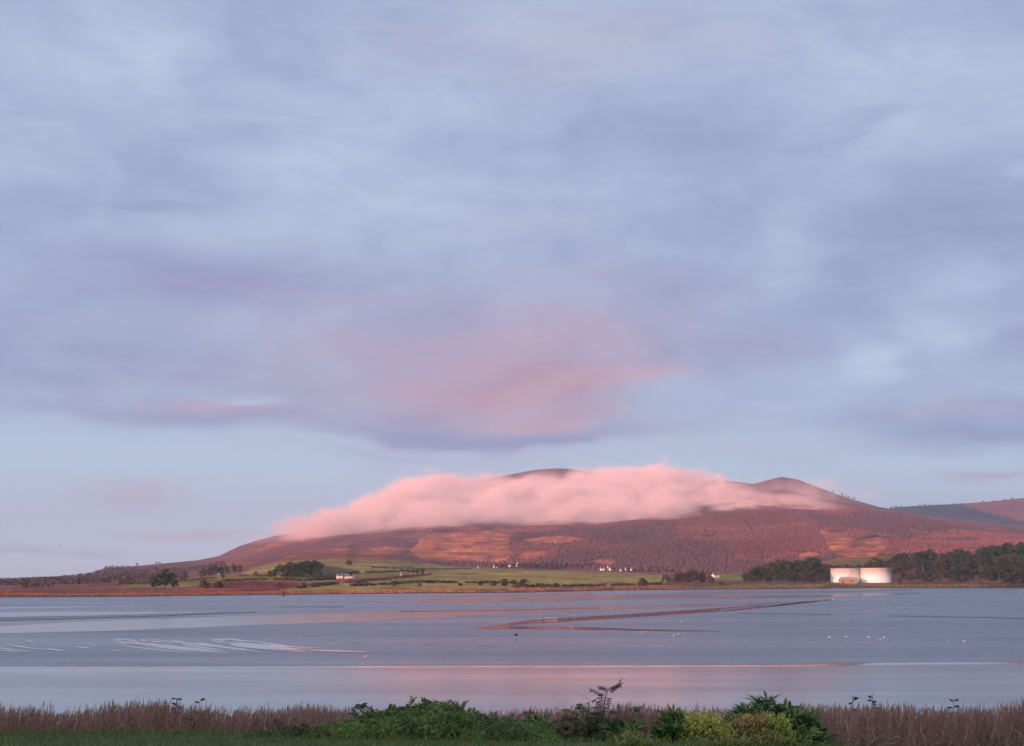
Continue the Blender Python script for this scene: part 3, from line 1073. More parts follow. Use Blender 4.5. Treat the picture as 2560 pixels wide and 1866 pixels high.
def rhodo(label, xs, ytop, Y0, depth, n, base=(0.07, 0.13, 0.03), L=(.13, .2), seed=2):
    cx = (np.mean(xs) - PX0) / KX * (Y0 + .5 * depth)
    root = empty('rhododendron', (cx, Y0 + .5 * depth, float(bank_z(cx, Y0 + .5 * depth))), 0, label, 'shrub')
    off = np.array(root.location)
    q, st = Q(), Stems()
    P, N = dome_points(n, xs, ytop, 33 if n > 100 else 16, Y0, depth, .3)
    for p, nn in zip(P - off, N):
        up = Vector((nn[0] * .5, nn[1] * .35 - .15, 1.0)).normalized()
        a = up.orthogonal().normalized()
        b_ = up.cross(a)
        k = random.randint(8, 12)
        ph = random.uniform(0, 6)
        shade_ = np.array(base) * random.uniform(.65, 1.35) * (np.array((1.5, 1.25, .8)) if random.random() < .16 else 1)
        for i in range(k):
            t = ph + 2 * math.pi * i / k * 1.0 + random.gauss(0, .15)
            rise = random.uniform(.05, .9) if i % 2 else random.uniform(-.35, .45)
            d = (a * math.cos(t) + b_ * math.sin(t)) + up * rise
            q.leaves([p], [tuple(d)], [tuple(up)], random.uniform(*L), random.uniform(.032, .046), shade_ * random.uniform(.8, 1.2), .05, .55)
        if random.random() < .6:
            b0 = Vector((p[0] * .6, p[1] * .6, 0.0))
            st.tube([tuple(b0), tuple(b0.lerp(Vector(p), .6) + Vector((0, 0, -.04))), tuple(p)], [.016, .011, .006], (0.07, 0.05, 0.035), 5)
    q.build('foliage', M_GLOSSLEAF, root)
    st.build(M_BARK, root)
    return root


rhodo('largest dark green rhododendron with pointed leaf rosettes', (1775, 2075),
      poly([(1775, 1800), (1792, 1775), (1810, 1752), (1850, 1742), (1880, 1741), (1900, 1756), (1915, 1748), (1945, 1770), (1970, 1757), (2000, 1768), (2030, 1783), (2060, 1805), (2075, 1835)]), 15.0, 1.3, 215)
rhodo('small dark rhododendron beside the pale yellow shrub, nearest the ash seedling', (1640, 1712),
      poly([(1640, 1800), (1660, 1778), (1678, 1772), (1700, 1782), (1712, 1800)]), 15.2, .6, 38)
rhodo('small rhododendron standing just behind the pale yellow shrub', (1712, 1768),
      poly([(1712, 1795), (1730, 1782), (1750, 1776), (1768, 1795)]), 15.6, .5, 24)
rhodo('lone young bright green rhododendron standing before bare reeds', (1560, 1592),
      poly([(1560, 1803), (1575, 1794), (1592, 1803)]), 14.9, .35, 7, (0.085, 0.12, 0.03))
rhodo('low dark rhododendron under the ash seedling', (1500, 1555),
      poly([(1500, 1822), (1525, 1812), (1555, 1822)]), 14.7, .4, 10)


def fine_shrub(name, label, xs, ytop, Y0, depth, n, base, tip, seed):
    cx = (np.mean(xs) - PX0) / KX * (Y0 + .5 * depth)
    root = empty(name, (cx, Y0 + .5 * depth, float(bank_z(cx, Y0 + .5 * depth))), 0, label, 'shrub')
    off = np.array(root.location)
    q, st = Q(), Stems()
    P, N = dome_points(n, xs, ytop, 20, Y0, depth, .2)
    for p, nn in zip(P - off, N):
        d = Vector((nn[0] + random.gauss(0, .3), nn[1] - .2, 1.0)).normalized()
        ln = random.uniform(.07, .15)
        e_ = Vector(p) + d * ln
        b_ = Vector(p)
        k = 8
        ts = np.linspace(.05, 1, k)
        PP = [tuple(b_.lerp(e_, t)) for t in ts]
        DD = [tuple(Vector((random.gauss(0, .8), random.gauss(0, .8), .45)) + d * .5) for t in ts]
        cc = np.array([np.array(base) * (1 - t) + np.array(tip) * t for t in ts]) * random.uniform(.7, 1.25)
        q.leaves(PP, DD, RNG.normal(0, 1, (k, 3)), RNG.uniform(.022, .04, k), RNG.uniform(.010, .017, k), cc, .05)
        if random.random() < .2:
            b0 = Vector((p[0] * .5, p[1] * .5, 0))
            st.tube([tuple(b0), tuple(b0.lerp(b_, .6)), tuple(b_)], [.007, .005, .003], (0.1, 0.07, 0.04), 4)
    q.build('foliage', M_LEAF, root)
    st.build(M_STEM, root)
    return root


fine_shrub('golden_shrub', 'bright yellow green shrub with pale tips between two rhododendrons', (1712, 1815),
           poly([(1712, 1806), (1725, 1794), (1750, 1796), (1765, 1789), (1780, 1794), (1790, 1808), (1815, 1822)]), 14.45, .55, 430, (0.14, 0.16, 0.028), (0.55, 0.52, 0.12), 1)
fine_shrub('golden_shrub', 'orange tinged yellow shrub in front of the largest rhododendron', (1832, 1915),
           poly([(1832, 1806), (1848, 1793), (1880, 1797), (1900, 1795), (1915, 1810)]), 14.45, .5, 330, (0.14, 0.13, 0.03), (0.48, 0.34, 0.13), 2)
fine_shrub('golden_shrub', 'small lime shrub at the right foot of the largest rhododendron', (1910, 1962),
           poly([(1910, 1808), (1930, 1796), (1950, 1800), (1962, 1815)]), 14.4, .45, 170, (0.08, 0.13, 0.02), (0.45, 0.50, 0.11), 3)
fine_shrub('golden_shrub', 'low golden ground shrub at the bottom edge below the ash seedling', (1520, 1640),
           poly([(1520, 1866), (1560, 1846), (1600, 1850), (1640, 1862)]), 14.0, .4, 130, (0.10, 0.12, 0.02), (0.3, 0.3, 0.09), 4)
fine_shrub('golden_shrub', 'low pale golden ground shrub at the bottom edge below the yellow shrubs', (1720, 2010),
           poly([(1720, 1862), (1800, 1845), (1860, 1850), (1950, 1842), (2010, 1864)]), 14.0, .4, 220, (0.09, 0.11, 0.02), (0.3, 0.3, 0.1), 5)


def sapling(label, x, ytop, Y, base_y, nl, L, col_, name='sapling', spread=.14):
    """thin stems with broad leaves gathered towards the top"""
    X = (x - PX0) / KX * Y
    zb = float(bank_z(X, Y))
    zt = CAM_H + Y * float(ey(ytop))
    root = empty(name, (X, Y, zb), 0, label, 'plant')
    q, st = Q(), Stems()
    h = zt - zb
    for s_ in range(3):
        dx_, dy_ = random.gauss(0, spread * .5), random.gauss(0, .08)
        hh = h * (1 if s_ == 0 else random.uniform(.75, .95))
        st.tube([(0, 0, 0), (dx_ * .5, dy_ * .5, hh * .55), (dx_, dy_, hh * .97)], [.013, .010, .005], (0.05, 0.045, 0.03), 5)
        for i in range(nl * 2 // 3):
            t = random.uniform(.6, 1.0) if random.random() < .8 else random.uniform(.25, .6)
            p = (dx_ * t, dy_ * t, hh * t)
            a = random.uniform(0, 6.28)
            d = (math.cos(a), math.sin(a) * .8, random.uniform(-.35, .45))
            pet = Vector(p) + Vector(d).normalized() * random.uniform(.02, spread * .8)
            q.tube([p, tuple(pet)], [.003, .002], (0.07, 0.06, 0.03), 3)
            ll = random.uniform(*L) * 1.15
            q.leaves([tuple(pet)], [(d[0], d[1], d[2] - .25)], [(random.gauss(0, .4), -.5, .7)], ll, ll * .75, np.array(col_) * random.uniform(.55, 1.4), -.06, .4)
    q.build('foliage', M_LEAF, root)
    st.build(M_STEM, root)
    return root


sapling('broad leaved sapling standing tallest left of the ash seedling', 1452, 1751, 15.6, 1830, 48, (.06, .10), (0.07, 0.09, 0.03))
sapling('short sapling with dull leaves at the left of the sapling group', 1418, 1782, 15.7, 1830, 42, (.05, .09), (0.06, 0.06, 0.03))
sapling('dark rounded sapling close on the left of the ash seedling', 1492, 1768, 15.6, 1830, 54, (.06, .10), (0.035, 0.055, 0.03), spread=.13)
sapling('broad leaved sapling leaning right beside the ash seedling', 1532, 1761, 15.7, 1830, 54, (.06, .10), (0.065, 0.085, 0.03), spread=.15)


def ash():
    Y = 15.5
    pts = [at(1500, 1838, Y), at(1502, 1815, Y), at(1505, 1790, Y), at(1511, 1755, Y), at(1518, 1728, Y), at(1522, 1720, Y)]
    root = empty('ash_seedling', (pts[0][0], Y, float(bank_z(pts[0][0], Y))), 0, 'tall thin ash seedling with drooping leaflet rows, highest of the near plants', 'plant')
    off = Vector(root.location)
    pts[0] = (pts[0][0], Y, off.z)
    st = Q()
    st.tube([tuple(Vector(p) - off) for p in pts], [.012, .010, .009, .007, .005, .003], (0.08, 0.06, 0.05), 6)
    st.build('stem', M_STEM, root)
    q = Q()

    def frond(p0, p1, p2, nlf, ln, c):
        p0, p1, p2 = (Vector(at(*p, Y)) - off for p in (p0, p1, p2))
        cur = [p0.lerp(p1, t).lerp(p1.lerp(p2, t), t) for t in np.linspace(0, 1, nlf + 1)]
        q.tube([tuple(p) for p in cur], list(np.linspace(.004, .002, nlf + 1)), (0.08, 0.06, 0.045), 4)
        for i in range(1, nlf + 1):
            d = (cur[i] - cur[i - 1]).normalized()
            for s_ in (-1, 1):
                dd = Vector((d.x * .6, s_ * .55 + random.gauss(0, .1), -.55 + random.gauss(0, .15)))
                q.leaves([tuple(cur[i])], [tuple(dd)], [(.3 * s_, -.6, .6)], ln * random.uniform(.8, 1.2), ln * .34, np.array(c) * random.uniform(.7, 1.3), .05)
        q.leaves([tuple(cur[-1])], [tuple(d)], [(0, -.6, .6)], ln, ln * .34, np.array(c), .05)

    c1, c2 = (0.06, 0.055, 0.045), (0.055, 0.06, 0.03)
    frond((1521, 1722), (1532, 1716), (1548, 1711), 7, .055, c2)
    frond((1519, 1727), (1535, 1718), (1546, 1707), 7, .06, c2)
    frond((1519, 1725), (1512, 1716), (1504, 1717), 5, .045, c1)
    frond((1519, 1728), (1508, 1722), (1500, 1721), 5, .04, c1)
    frond((1511, 1740), (1494, 1728), (1480, 1724), 8, .048, c1)
    frond((1512, 1737), (1505, 1734), (1500, 1736), 4, .04, c1)
    for k, y_ in enumerate((1745, 1751, 1757, 1762, 1768)):
        xs_ = np.interp(y_, [1720, 1755, 1790], [1522, 1511, 1505])
        frond((xs_, y_), (xs_ - 8, y_ - 3), (xs_ - 13 - random.uniform(0, 3), y_ + random.uniform(-1, 2)), 4, .038, c1)
        frond((xs_, y_ + 2), (xs_ + 5, y_ - 1), (xs_ + 9 + random.uniform(0, 3), y_ + 1), 3, .034, c1)
    q.build('foliage', M_LEAF, root)


ash()


def dock(label, x, ytop, Y, droop=0, leafy=9):
    """tall dry weed standing above the reeds"""
    X = (x - PX0) / KX * Y
    zb = float(bank_z(X, Y))
    h = CAM_H + Y * float(ey(ytop - 3)) - zb
    root = empty('tall_weed', (X, Y, zb), 0, label, 'weed')
    st, q = Q(), Q()
    bend = droop
    st.tube([(0, 0, 0), (.02, 0, h * .5), (.03, 0, h * .85), (.03 + bend, 0, h)], [.008, .007, .005, .003], (0.055, 0.05, 0.045), 5)
    for i in range(leafy):
        t = random.uniform(.72, 1.0)
        p = (.03 + bend * max(0, (t - .85) / .15), 0, h * t)
        a = random.choice((-1, 1))
        q.leaves([p], [(a, random.gauss(0, .4), random.uniform(-.3, .7))], [(random.gauss(0, .3), -.7, .5)], random.uniform(.06, .10), .034, np.array((0.04, 0.045, 0.035)) * random.uniform(.8, 1.3), .06)
    q.build('foliage', M_LEAF, root)
    st.build('stem', M_STEM, root)


dock('thin dark weed standing highest above the reeds at left', 447, 1748, 17.2, .0, 10)
dock('drooping weed between the other two weeds at left', 475, 1762, 17.2, .06, 9)
dock('leafy weed furthest right of the three weeds at left', 501, 1753, 17.2, .02, 11)
dock('bent dark weed at the left foot of the bramble mound', 888, 1764, 15.6, .07, 16)
dock('forked weed above the reeds right of the largest rhododendron', 2113, 1741, 16.5, .0, 8)
dock('curled taller weed above the right reeds', 2157, 1736, 16.5, .03, 11)
dock('small faint weed above the reeds near the right edge', 2362, 1752, 17.5, .0, 8)


# ------------------------------------------------------------------ trees
def tree_proto(seed, h, w, base, name='broadleaf_tree', low=.12, leaf=.8):
    r_ = random.Random(seed)
    g = np.random.default_rng(seed)
    root = empty(name, (0, 0, 0))
    t = Q()
    t.tube([(0, 0, -.6), (.1, 0, h * .25), (.0, .1, h * .6)], [h * .026, h * .02, h * .009], (.06, .05, .04), 7)
    limbs = []
    for i in range(6):
        a = r_.uniform(0, 6.28)
        z = h * r_.uniform(.18, .5)
        e_ = (math.cos(a) * w * .34, math.sin(a) * w * .34, z + h * r_.uniform(.15, .3))
        t.tube([(0, 0, z), (e_[0] * .5, e_[1] * .5, z + (e_[2] - z) * .6), e_], [h * .011, h * .008, h * .004], (.06, .05, .04), 5)
        limbs.append(e_)
    t.build('trunk', M_BARK, root)
    q = Q()
    nb = 34
    for i in range(nb):
        a = r_.uniform(0, 6.28)
        u = r_.uniform(0, 1)
        zz = low + (1 - low) * u ** .8
        prof = math.sin(math.pi * min(1, (zz - low) / (1 - low) * .78 + .2)) ** .6
        rad = w * .5 * prof * r_.uniform(.35, .92)
        c = np.array((math.cos(a) * rad, math.sin(a) * rad, h * min(zz, .9)))
        br = w * r_.uniform(.10, .19)
        m_ = int(70 * (br / (w * .15)) ** 2)
        d = g.normal(0, 1, (m_, 3))
        d /= np.linalg.norm(d, axis=1, keepdims=True)
        d[:, 2] = np.where(d[:, 2] < -.35, -d[:, 2], d[:, 2])
        P = c + d * br * g.uniform(.65, 1.08, (m_, 1)) * [1, 1, .8]
        tnt = np.array(base) * r_.uniform(.6, 1.45) * g.uniform(.7, 1.3, (m_, 1))
        D = np.cross(d, g.normal(0, 1, (m_, 3)))
        N = d + g.normal(0, .45, (m_, 3))
        s_ = g.uniform(.7, 1.3, m_) * leaf
        q.leaves(P, D, N, s_, s_ * .8, tnt, .1)
    q.build('crown', M_TREE, root)
    return root


DARK = (0.042, 0.07, 0.035)
BROWN = (0.10, 0.07, 0.055)
PROTO = {}
USED = {}
for k in range(4):
    PROTO['dark', k] = tree_proto(100 + k, 15.0, (13, 15, 11, 17)[k], (DARK, (0.046, 0.07, 0.032), (0.036, 0.064, 0.038), (0.06, 0.066, 0.03))[k])
for k in range(3):
    PROTO['brown', k] = tree_proto(200 + k, 12.0, (10, 12, 9)[k], (BROWN, (0.085, 0.072, 0.062), (0.075, 0.07, 0.05))[k], low=.08)
for k in range(2):
    PROTO['bush', k] = tree_proto(300 + k, 4.0, 6.5, (BROWN, (0.07, 0.07, 0.045))[k], 'shrub', .02, .45)
    for o_ in PROTO['bush', k].children:
        pass


def plant(kind, k, X, Y, s_, label, group, cat='tree', z=None):
    key = (kind, k)
    src = PROTO[key]
    if key not in USED:
        o = src
        USED[key] = True
    else:
        o = copy_tree(src)
    zz = float(terrain_z(X, Y)[0]) if z is None else z
    o.location = (X, Y, zz - .2)
    o.rotation_euler = (0, 0, random.uniform(0, 6.28))
    o.scale = (s_ * random.uniform(.9, 1.15), s_ * random.uniform(.9, 1.15), s_ * random.uniform(.92, 1.1))
    tag(o, label, cat, group)
    return o


def wood(kind, nk, xs, Ys_, ytop, label, group, step, hh=15.0, lim=None, smin=.55, smax=1.8):
    for Y in [surf(sum(xs) / 2, -Y) if Y < 0 else Y for Y in Ys_]:
        x = xs[0] + random.uniform(0, step)
        while x < xs[1]:
            X = (x - PX0) / KX * Y
            zb = float(terrain_z(X, Y)[0])
            zt = CAM_H + Y * float(ey(np.interp(x, ytop[0], ytop[1])))
            s_ = (zt - zb) / hh
            if lim is None or not lim(x, Y):
                if s_ > smin * .6:
                    s2 = min(max(s_ * random.uniform(.86, 1.04), smin), smax)
                    plant(kind, random.randrange(nk), X, Y + random.uniform(-12, 12), s2, label, group)
            x += step * random.uniform(.75, 1.3)


tanklim = lambda x, Y: 2060 < x < 2240 and Y < 1580
top_r = poly([(2150, 1418), (2165, 1408), (2185, 1398), (2200, 1397), (2215, 1404), (2240, 1392), (2262, 1379), (2300, 1376), (2335, 1375), (2355, 1386), (2378, 1384), (2395, 1374), (2415, 1377), (2425, 1388), (2445, 1380), (2465, 1366), (2500, 1360), (2560, 1352), (2700, 1350)])
wood('dark', 4, (2238, 2720), (1490, 1540), poly([(2238, 1448), (2260, 1434), (2300, 1430), (2340, 1426), (2400, 1420), (2500, 1418), (2720, 1418)]), 'dark green tree in the wood right of the white tanks', 'trees in the wood right of the white tanks', 26, lim=tanklim, smin=.4)
wood('dark', 4, (2225, 2740), (1620, 1700), poly([(2225, 1425), (2240, 1408), (2300, 1398), (2400, 1394), (2500, 1388), (2720, 1380)]), 'dark green tree in the wood right of the white tanks', 'trees in the wood right of the white tanks', 27)
wood('dark', 4, (2165, 2740), (1790, 1870), top_r, 'dark green tree in the wood right of the white tanks', 'trees in the wood right of the white tanks', 24)
top_l = poly([(1800, 1470), (1815, 1460), (1850, 1438), (1880, 1422), (1925, 1407), (1960, 1404), (2000, 1402), (2038, 1396), (2060, 1406), (2090, 1410), (2110, 1418), (2160, 1418), (2190, 1405)])
wood('dark', 4, (1812, 2072), (1500, 1560), poly([(1812, 1463), (1850, 1448), (1900, 1438), (1960, 1430), (2060, 1430), (2075, 1440)]), 'dark green tree in the wood left of the white tanks', 'trees in the wood left of the white tanks', 19, smin=.4)
wood('dark', 4, (1835, 2150), (1640, 1720), top_l, 'dark green tree in the wood left of the white tanks', 'trees in the wood left of the white tanks', 17)
wood('dark', 4, (2090, 2225), (1690,), poly([(2090, 1413), (2130, 1413), (2160, 1408), (2190, 1398), (2225, 1400)]), 'dark green tree rising directly behind the white tanks', 'trees directly behind the white tanks', 20)
wood('brown', 3, (1660, 1785), (1500, 1600), poly([(1660, 1440), (1690, 1432), (1740, 1425), (1780, 1440), (1785, 1450)]), 'grey brown tree in the grove between field and dark wood', 'trees in the grove between field and dark wood', 17, 12.0)
wood('brown', 3, (1235, 1500), (2450,), poly([(1235, 1410), (1300, 1408), (1380, 1406), (1440, 1408), (1500, 1414)]), 'brown tree in the row along the top of the green field', 'trees along the top of the green field', 12, 12.0, smin=.6)
wood('brown', 3, (1500, 1700), (2300,), poly([(1500, 1418), (1600, 1420), (1660, 1424), (1700, 1422)]), 'brown tree beside the houses right of the green field top', 'trees beside the right hand houses', 18, 12.0, smin=.5)
wood('dark', 4, (670, 800), (-1441, -1434, -1427, -1419, -1411), poly([(670, 1428), (700, 1414), (740, 1408), (770, 1401), (800, 1404)]), 'dark tree in the wood on the left green slope', 'trees in the wood on the left green slope', 17, smin=.35, smax=.9)
wood('brown', 3, (500, 612), (-1436, -1429, -1423), poly([(500, 1422), (540, 1416), (580, 1412), (612, 1414)]), 'brown tree on the slope behind the upper left cottage', 'trees behind the upper left cottage', 16, 12.0, smin=.5, smax=1.0)
wood('brown', 3, (40, 480), (1150,), poly([(40, 1458), (150, 1464), (300, 1470), (480, 1470)]), 'brown tree on the low left shore', 'trees on the low left shore', 26, 12.0, smin=.35, smax=.85)
wood('brown', 3, (10, 480), (1700, 2300), poly([(10, 1455), (150, 1452), (300, 1440), (400, 1436), (480, 1430)]), 'brown tree on the low hillside at far left', 'trees on the low hillside at far left', 24, 12.0, smin=.4, smax=1.0)
wood('dark', 4, (965, 1070), (-1434,), poly([(965, 1434), (1000, 1424), (1060, 1422), (1070, 1430)]), 'dark tree sheltering the low red farm in mid shore', 'trees sheltering the low red farm', 12, 15.0, smin=.3, smax=.6)
for x, y, Y, s_, lab in ((414, 1478, 980, .95, 'dark lone tree on the left shore with grass behind'), (392, 1479, 985, .5, 'small dark tree touching the lone tree on the left shore'), (440, 1480, 985, .42, 'low dark tree right of the lone tree on the left shore'),
                         (872, 1446, 1650, .55, 'lone tree behind the white farm below the left slope')):
    X = (x - PX0) / KX * Y
    plant('dark', 0, X, Y, s_, lab, None)
for x, Y, s_ in ((512, 960, 1.25), (548, 955, 1.1), (700, 1000, .5), (760, 1020, .5), (820, 1010, .55), (900, 1040, .6), (985, 1040, .5), (1050, 1060, .5), (1150, 1080, .55), (1200, 1100, .8), (1235, 1100, .9), (1262, 1110, 1.1), (1285, 1110, 1.0), (1310, 1115, 1.2), (1345, 1120, .6), (1390, 1130, .7), (1430, 1135, .6), (1480, 1160, .55), (1605, 1260, 1.5), (1640, 1330, .6), (1800, 1360, .9), (560, 1500, .8), (640, 1500, .6)):
    plant('bush', random.randrange(2), (x - PX0) / KX * Y, Y, s_, 'small brown shrub on the far shore above the mud', 'shrubs along the far shore', 'shrub')
for x in (266, 276, 284, 292, 392, 400, 343, 240, 110, 90, 205):
    Y = float(I(DR, x)) - 8
    plant('dark', random.randrange(4), (x - PX0) / KX * Y, Y, random.uniform(.3, .5), 'dark tree on the skyline of the low left land', 'skyline trees at left')
fb = lambda x: float(np.interp(x, [2200, 2240, 2300, 2400, 2480, 2540], [1276, 1269, 1265.5, 1260, 1254.5, 1248]))
for x in (2228, 2240, 2252, 2262, 2274, 2290, 2300, 2312, 2324, 2340, 2352, 2390, 2404, 2458, 2484, 2510, 2530):
    X, Y, Z = at(x, fb(x) + 1, 8890)
    plant('dark', random.randrange(4), X, Y, random.uniform(.7, 1.3), 'tiny tree on the skyline of the farther right hill', 'skyline trees at right', z=Z - 4)
for x, ry_ in ((2088, 1233), (2112, 1242), (2120, 1244), (2128, 1246), (2140, 1250)):
    Y = float(I(DR, x)) - 6
    plant('dark', 2, (x - PX0) / KX * Y, Y, random.uniform(.7, 1.1), 'tiny tree on the ridge right of the pointed summit', 'trees on the ridge right of the summit')


def marsh_grass():
    q = Q()
    n = 7000
    x = RNG.uniform(-200, 2650, n)
    t = RNG.uniform(.12, .95, n)
    Ys, Zs = profile(x)
    Y = Ys[1] + (Ys[2] - Ys[1]) * t
    keep = fbm(x / 50, t * 3, 301, 3) > -.15
    x, Y, n = x[keep], Y[keep], int(keep.sum())
    X = (x - PX0) / KX * Y
    z = terrain_z(X, Y)
    c = np.where((x < 1700)[:, None], np.where((x < 860)[:, None], np.array((0.2, 0.105, 0.08)), np.array((0.33, 0.175, 0.11))), np.array((0.2, 0.15, 0.08))) * RNG.uniform(.6, 1.25, (n, 1))
    for k in range(4):
        P = np.stack([X + RNG.normal(0, .5, n), Y + RNG.normal(0, .5, n), z], -1)
        D = np.stack([RNG.normal(0, .35, n), RNG.normal(0, .35, n), np.ones(n)], -1)
        N = np.stack([RNG.normal(-.4, .5, n), RNG.normal(-.6, .5, n), np.zeros(n)], -1)
        q.leaves(P, D, N, RNG.uniform(.3, .8, n), RNG.uniform(.3, .6, n), c * RNG.uniform(.8, 1.2, (n, 1)), .05)
    tag(q.build('marsh_grass', M_TREE), 'orange salt marsh grass fringing the far shore', 'grass', kind='stuff')


marsh_grass()


def hedgerow(pts, label, h=1.6, c=(0.07, 0.062, 0.04)):
    q = Q()
    P = []
    for (x0, y0), (x1, y1) in zip(pts, pts[1:]):
        k = max(2, int(abs(x1 - x0) / 2.5) + int(abs(y1 - y0) / 1.5))
        for t in np.linspace(0, 1, k, endpoint=False):
            x, y = x0 + (x1 - x0) * t, y0 + (y1 - y0) * t
            Y = surf(x, y)
            P.append(((x - PX0) / KX * Y, Y))
    P = np.array(P)
    P = np.repeat(P, 10, 0) + RNG.normal(0, .8, (len(P) * 10, 2))
    gap = fbm(P[:, 0] / 14, P[:, 1] / 14, 401, 2) > -.35
    P = P[gap]
    n = len(P)
    z = terrain_z(P[:, 0], P[:, 1])
    hh = h * (1 + .6 * fbm(P[:, 0] / 25, P[:, 1] / 25, 402, 2))
    B = np.stack([P[:, 0], P[:, 1], z + hh * RNG.uniform(.1, 1, n)], -1)
    d = RNG.normal(0, 1, (n, 3))
    q.leaves(B, d, RNG.normal(0, 1, (n, 3)), RNG.uniform(1.0, 2.0, n), RNG.uniform(.8, 1.5, n), np.array(c) * RNG.uniform(.6, 1.4, (n, 1)), .1)
    tag(q.build('hedgerow', M_TREE), label, 'hedge')


hedgerow([(745, 1472), (860, 1460), (1000, 1447), (1080, 1438)], 'long hedge below the red brown strip of left fields')
hedgerow([(880, 1467), (1050, 1458), (1290, 1459)], 'hedge across the lower green field in mid shore')
hedgerow([(560, 1454), (640, 1450), (760, 1453), (840, 1450)], 'hedge above the dark red field at left')
hedgerow([(600, 1441), (720, 1441), (840, 1444)], 'hedge along the foot of the left green slope')
hedgerow([(870, 1436), (960, 1432), (1060, 1428)], 'hedge crossing the upper slope behind the tiny hut')
hedgerow([(930, 1420), (1060, 1424), (1180, 1424)], 'faint hedge high on the middle slope')
hedgerow([(1285, 1470), (1400, 1467), (1560, 1465), (1655, 1462)], 'low scrub hedge between green field and salt marsh')
hedgerow([(1660, 1440), (1656, 1450), (1652, 1461)], 'short hedge closing the right end of the green field')
hedgerow([(300, 1463), (380, 1459), (480, 1452), (540, 1446)], 'hedge along the narrow green strip at left')


# plantation on the hillside: reads as one mass
def forest():
    q = Q()
    n = 85000
    x = RNG.uniform(1000, 2700, n)
    Yl, Yh = I(DW, x), I(DM, x)
    Y = Yl + (Yh + 500 - Yl) * RNG.uniform(0.0, 1, n) ** .9
    X = (x - PX0) / KX * Y
    z = terrain_z(X, Y)
    e = (z - CAM_H) / Y
    y = PY0 - (e * CP - SP) / (CP + e * SP) * FPX
    keep = y < I(WOODL, x) - 1
    for P in BRACKEN:
        keep &= ~inpoly(x + 5 * fbm(x / 30, y / 12, 3, 3), y + 3, P)
    keep &= (fbm(X / 420, Y / 600, 71, 4) > -.55)
    for x0, x1, ya, sl_ in ((1380, 1900, 1352, -.03), (1650, 2050, 1330, .02), (1300, 1560, 1388, -.05), (2240, 2600, 1345, .05)):
        keep &= ~((x > x0) & (x < x1) & (np.abs(y - ya - sl_ * (x - x0) - 4 * fbm(x / 60, x * 0, 79, 2)) < 1.3))
    keep &= ~(np.abs(x - 1862 - (y - 1296) * .75) < 5) | (y > 1352) | (y < 1296)
    keep &= (x > 1040) | (y > 1385)
    keep &= (x > 1270 + 60 * fbm(y / 20, x * 0, 8, 2)) | ((y > 1405) & (x > 1040)) | ((y < 1337 - (x < 1130) * 8) & (x > 1065))
    x, y, X, Y, z = (a[keep] for a in (x, y, X, Y, z))
    n = len(x)
    h = RNG.uniform(3.6, 6.2, n) * np.where(RNG.random(n) < .04, 1.3, 1)
    rad = h * RNG.uniform(.42, .68, n)
    sp = fbm(X / 300, Y / 420, 72, 4) + .25 * fbm(X / 60, Y / 200, 73, 2)
    larch = (sp > -.02)
    c = np.where(larch[:, None], np.array((0.21, 0.097, 0.094)) * (1 + .5 * fbm(X / 500, Y / 700, 74, 3))[:, None], np.array((0.125, 0.078, 0.085)))
    c = c * RNG.uniform(.88, 1.12, (n, 1))
    B = np.stack([X, Y, z - 1], -1)
    T = B + np.stack([0 * h, 0 * h, h + 1], -1)
    k = 5
    ph = RNG.uniform(0, 6.28, n)
    M_ = []
    for i in range(k):
        a = ph + 2 * math.pi * i / k
        M_.append(B + np.stack([np.cos(a) * rad, np.sin(a) * rad, h * .3], -1))
    for i in range(k):
        A0, A1 = M_[i], M_[(i + 1) % k]
        mid = (A0 + A1) / 2 * .5 + T * .5
        q.add(np.stack([A0, A1, T * .8 + A1 * .2, T * .8 + A0 * .2], 1), c * RNG.uniform(.85, 1.15, (n, 1)))
    tag(q.build('forest', M_TREE), 'brown and purple conifer plantation covering the lower hillside', 'forest', kind='stuff')


forest()


def woodland():
    q = Q()
    n = 5200
    x = RNG.uniform(-300, 560, n)
    Y = RNG.uniform(1150, 3000, n) + (x / 500) * 300
    X = (x - PX0) / KX * Y
    keep = (fbm(X / 150, Y / 260, 171, 4) > -.02) & (Y < I(DR, x) - 60)
    z = terrain_z(X, Y)
    e = (z - CAM_H) / Y
    y = PY0 - (e * CP - SP) / (CP + e * SP) * FPX
    keep &= ~inpoly(x, y, COVER[6][0]) & (y < 1474) & ((x < 470) | (y < 1432))
    X, Y, z = X[keep], Y[keep], z[keep]
    n = len(X)
    h = RNG.uniform(3, 7.5, n)
    c = np.array((0.10, 0.075, 0.072)) * RNG.uniform(.6, 1.4, (n, 1))
    C0 = np.stack([X, Y, z], -1)
    for k in range(26):
        d = RNG.normal(0, 1, (n, 3))
        d /= np.linalg.norm(d, axis=1, keepdims=True)
        d[:, 2] = np.abs(d[:, 2])
        P = C0 + d * h[:, None] * [.65, .65, .95]
        q.leaves(P, np.cross(d, RNG.normal(0, 1, (n, 3))), d + RNG.normal(0, .3, (n, 3)), h * .35, h * .3, c * RNG.uniform(.75, 1.25, (n, 1)), .1)
    tag(q.build('woodland', M_TREE), 'scrubby brown woodland over the low land at left', 'woodland', kind='stuff')


woodland()

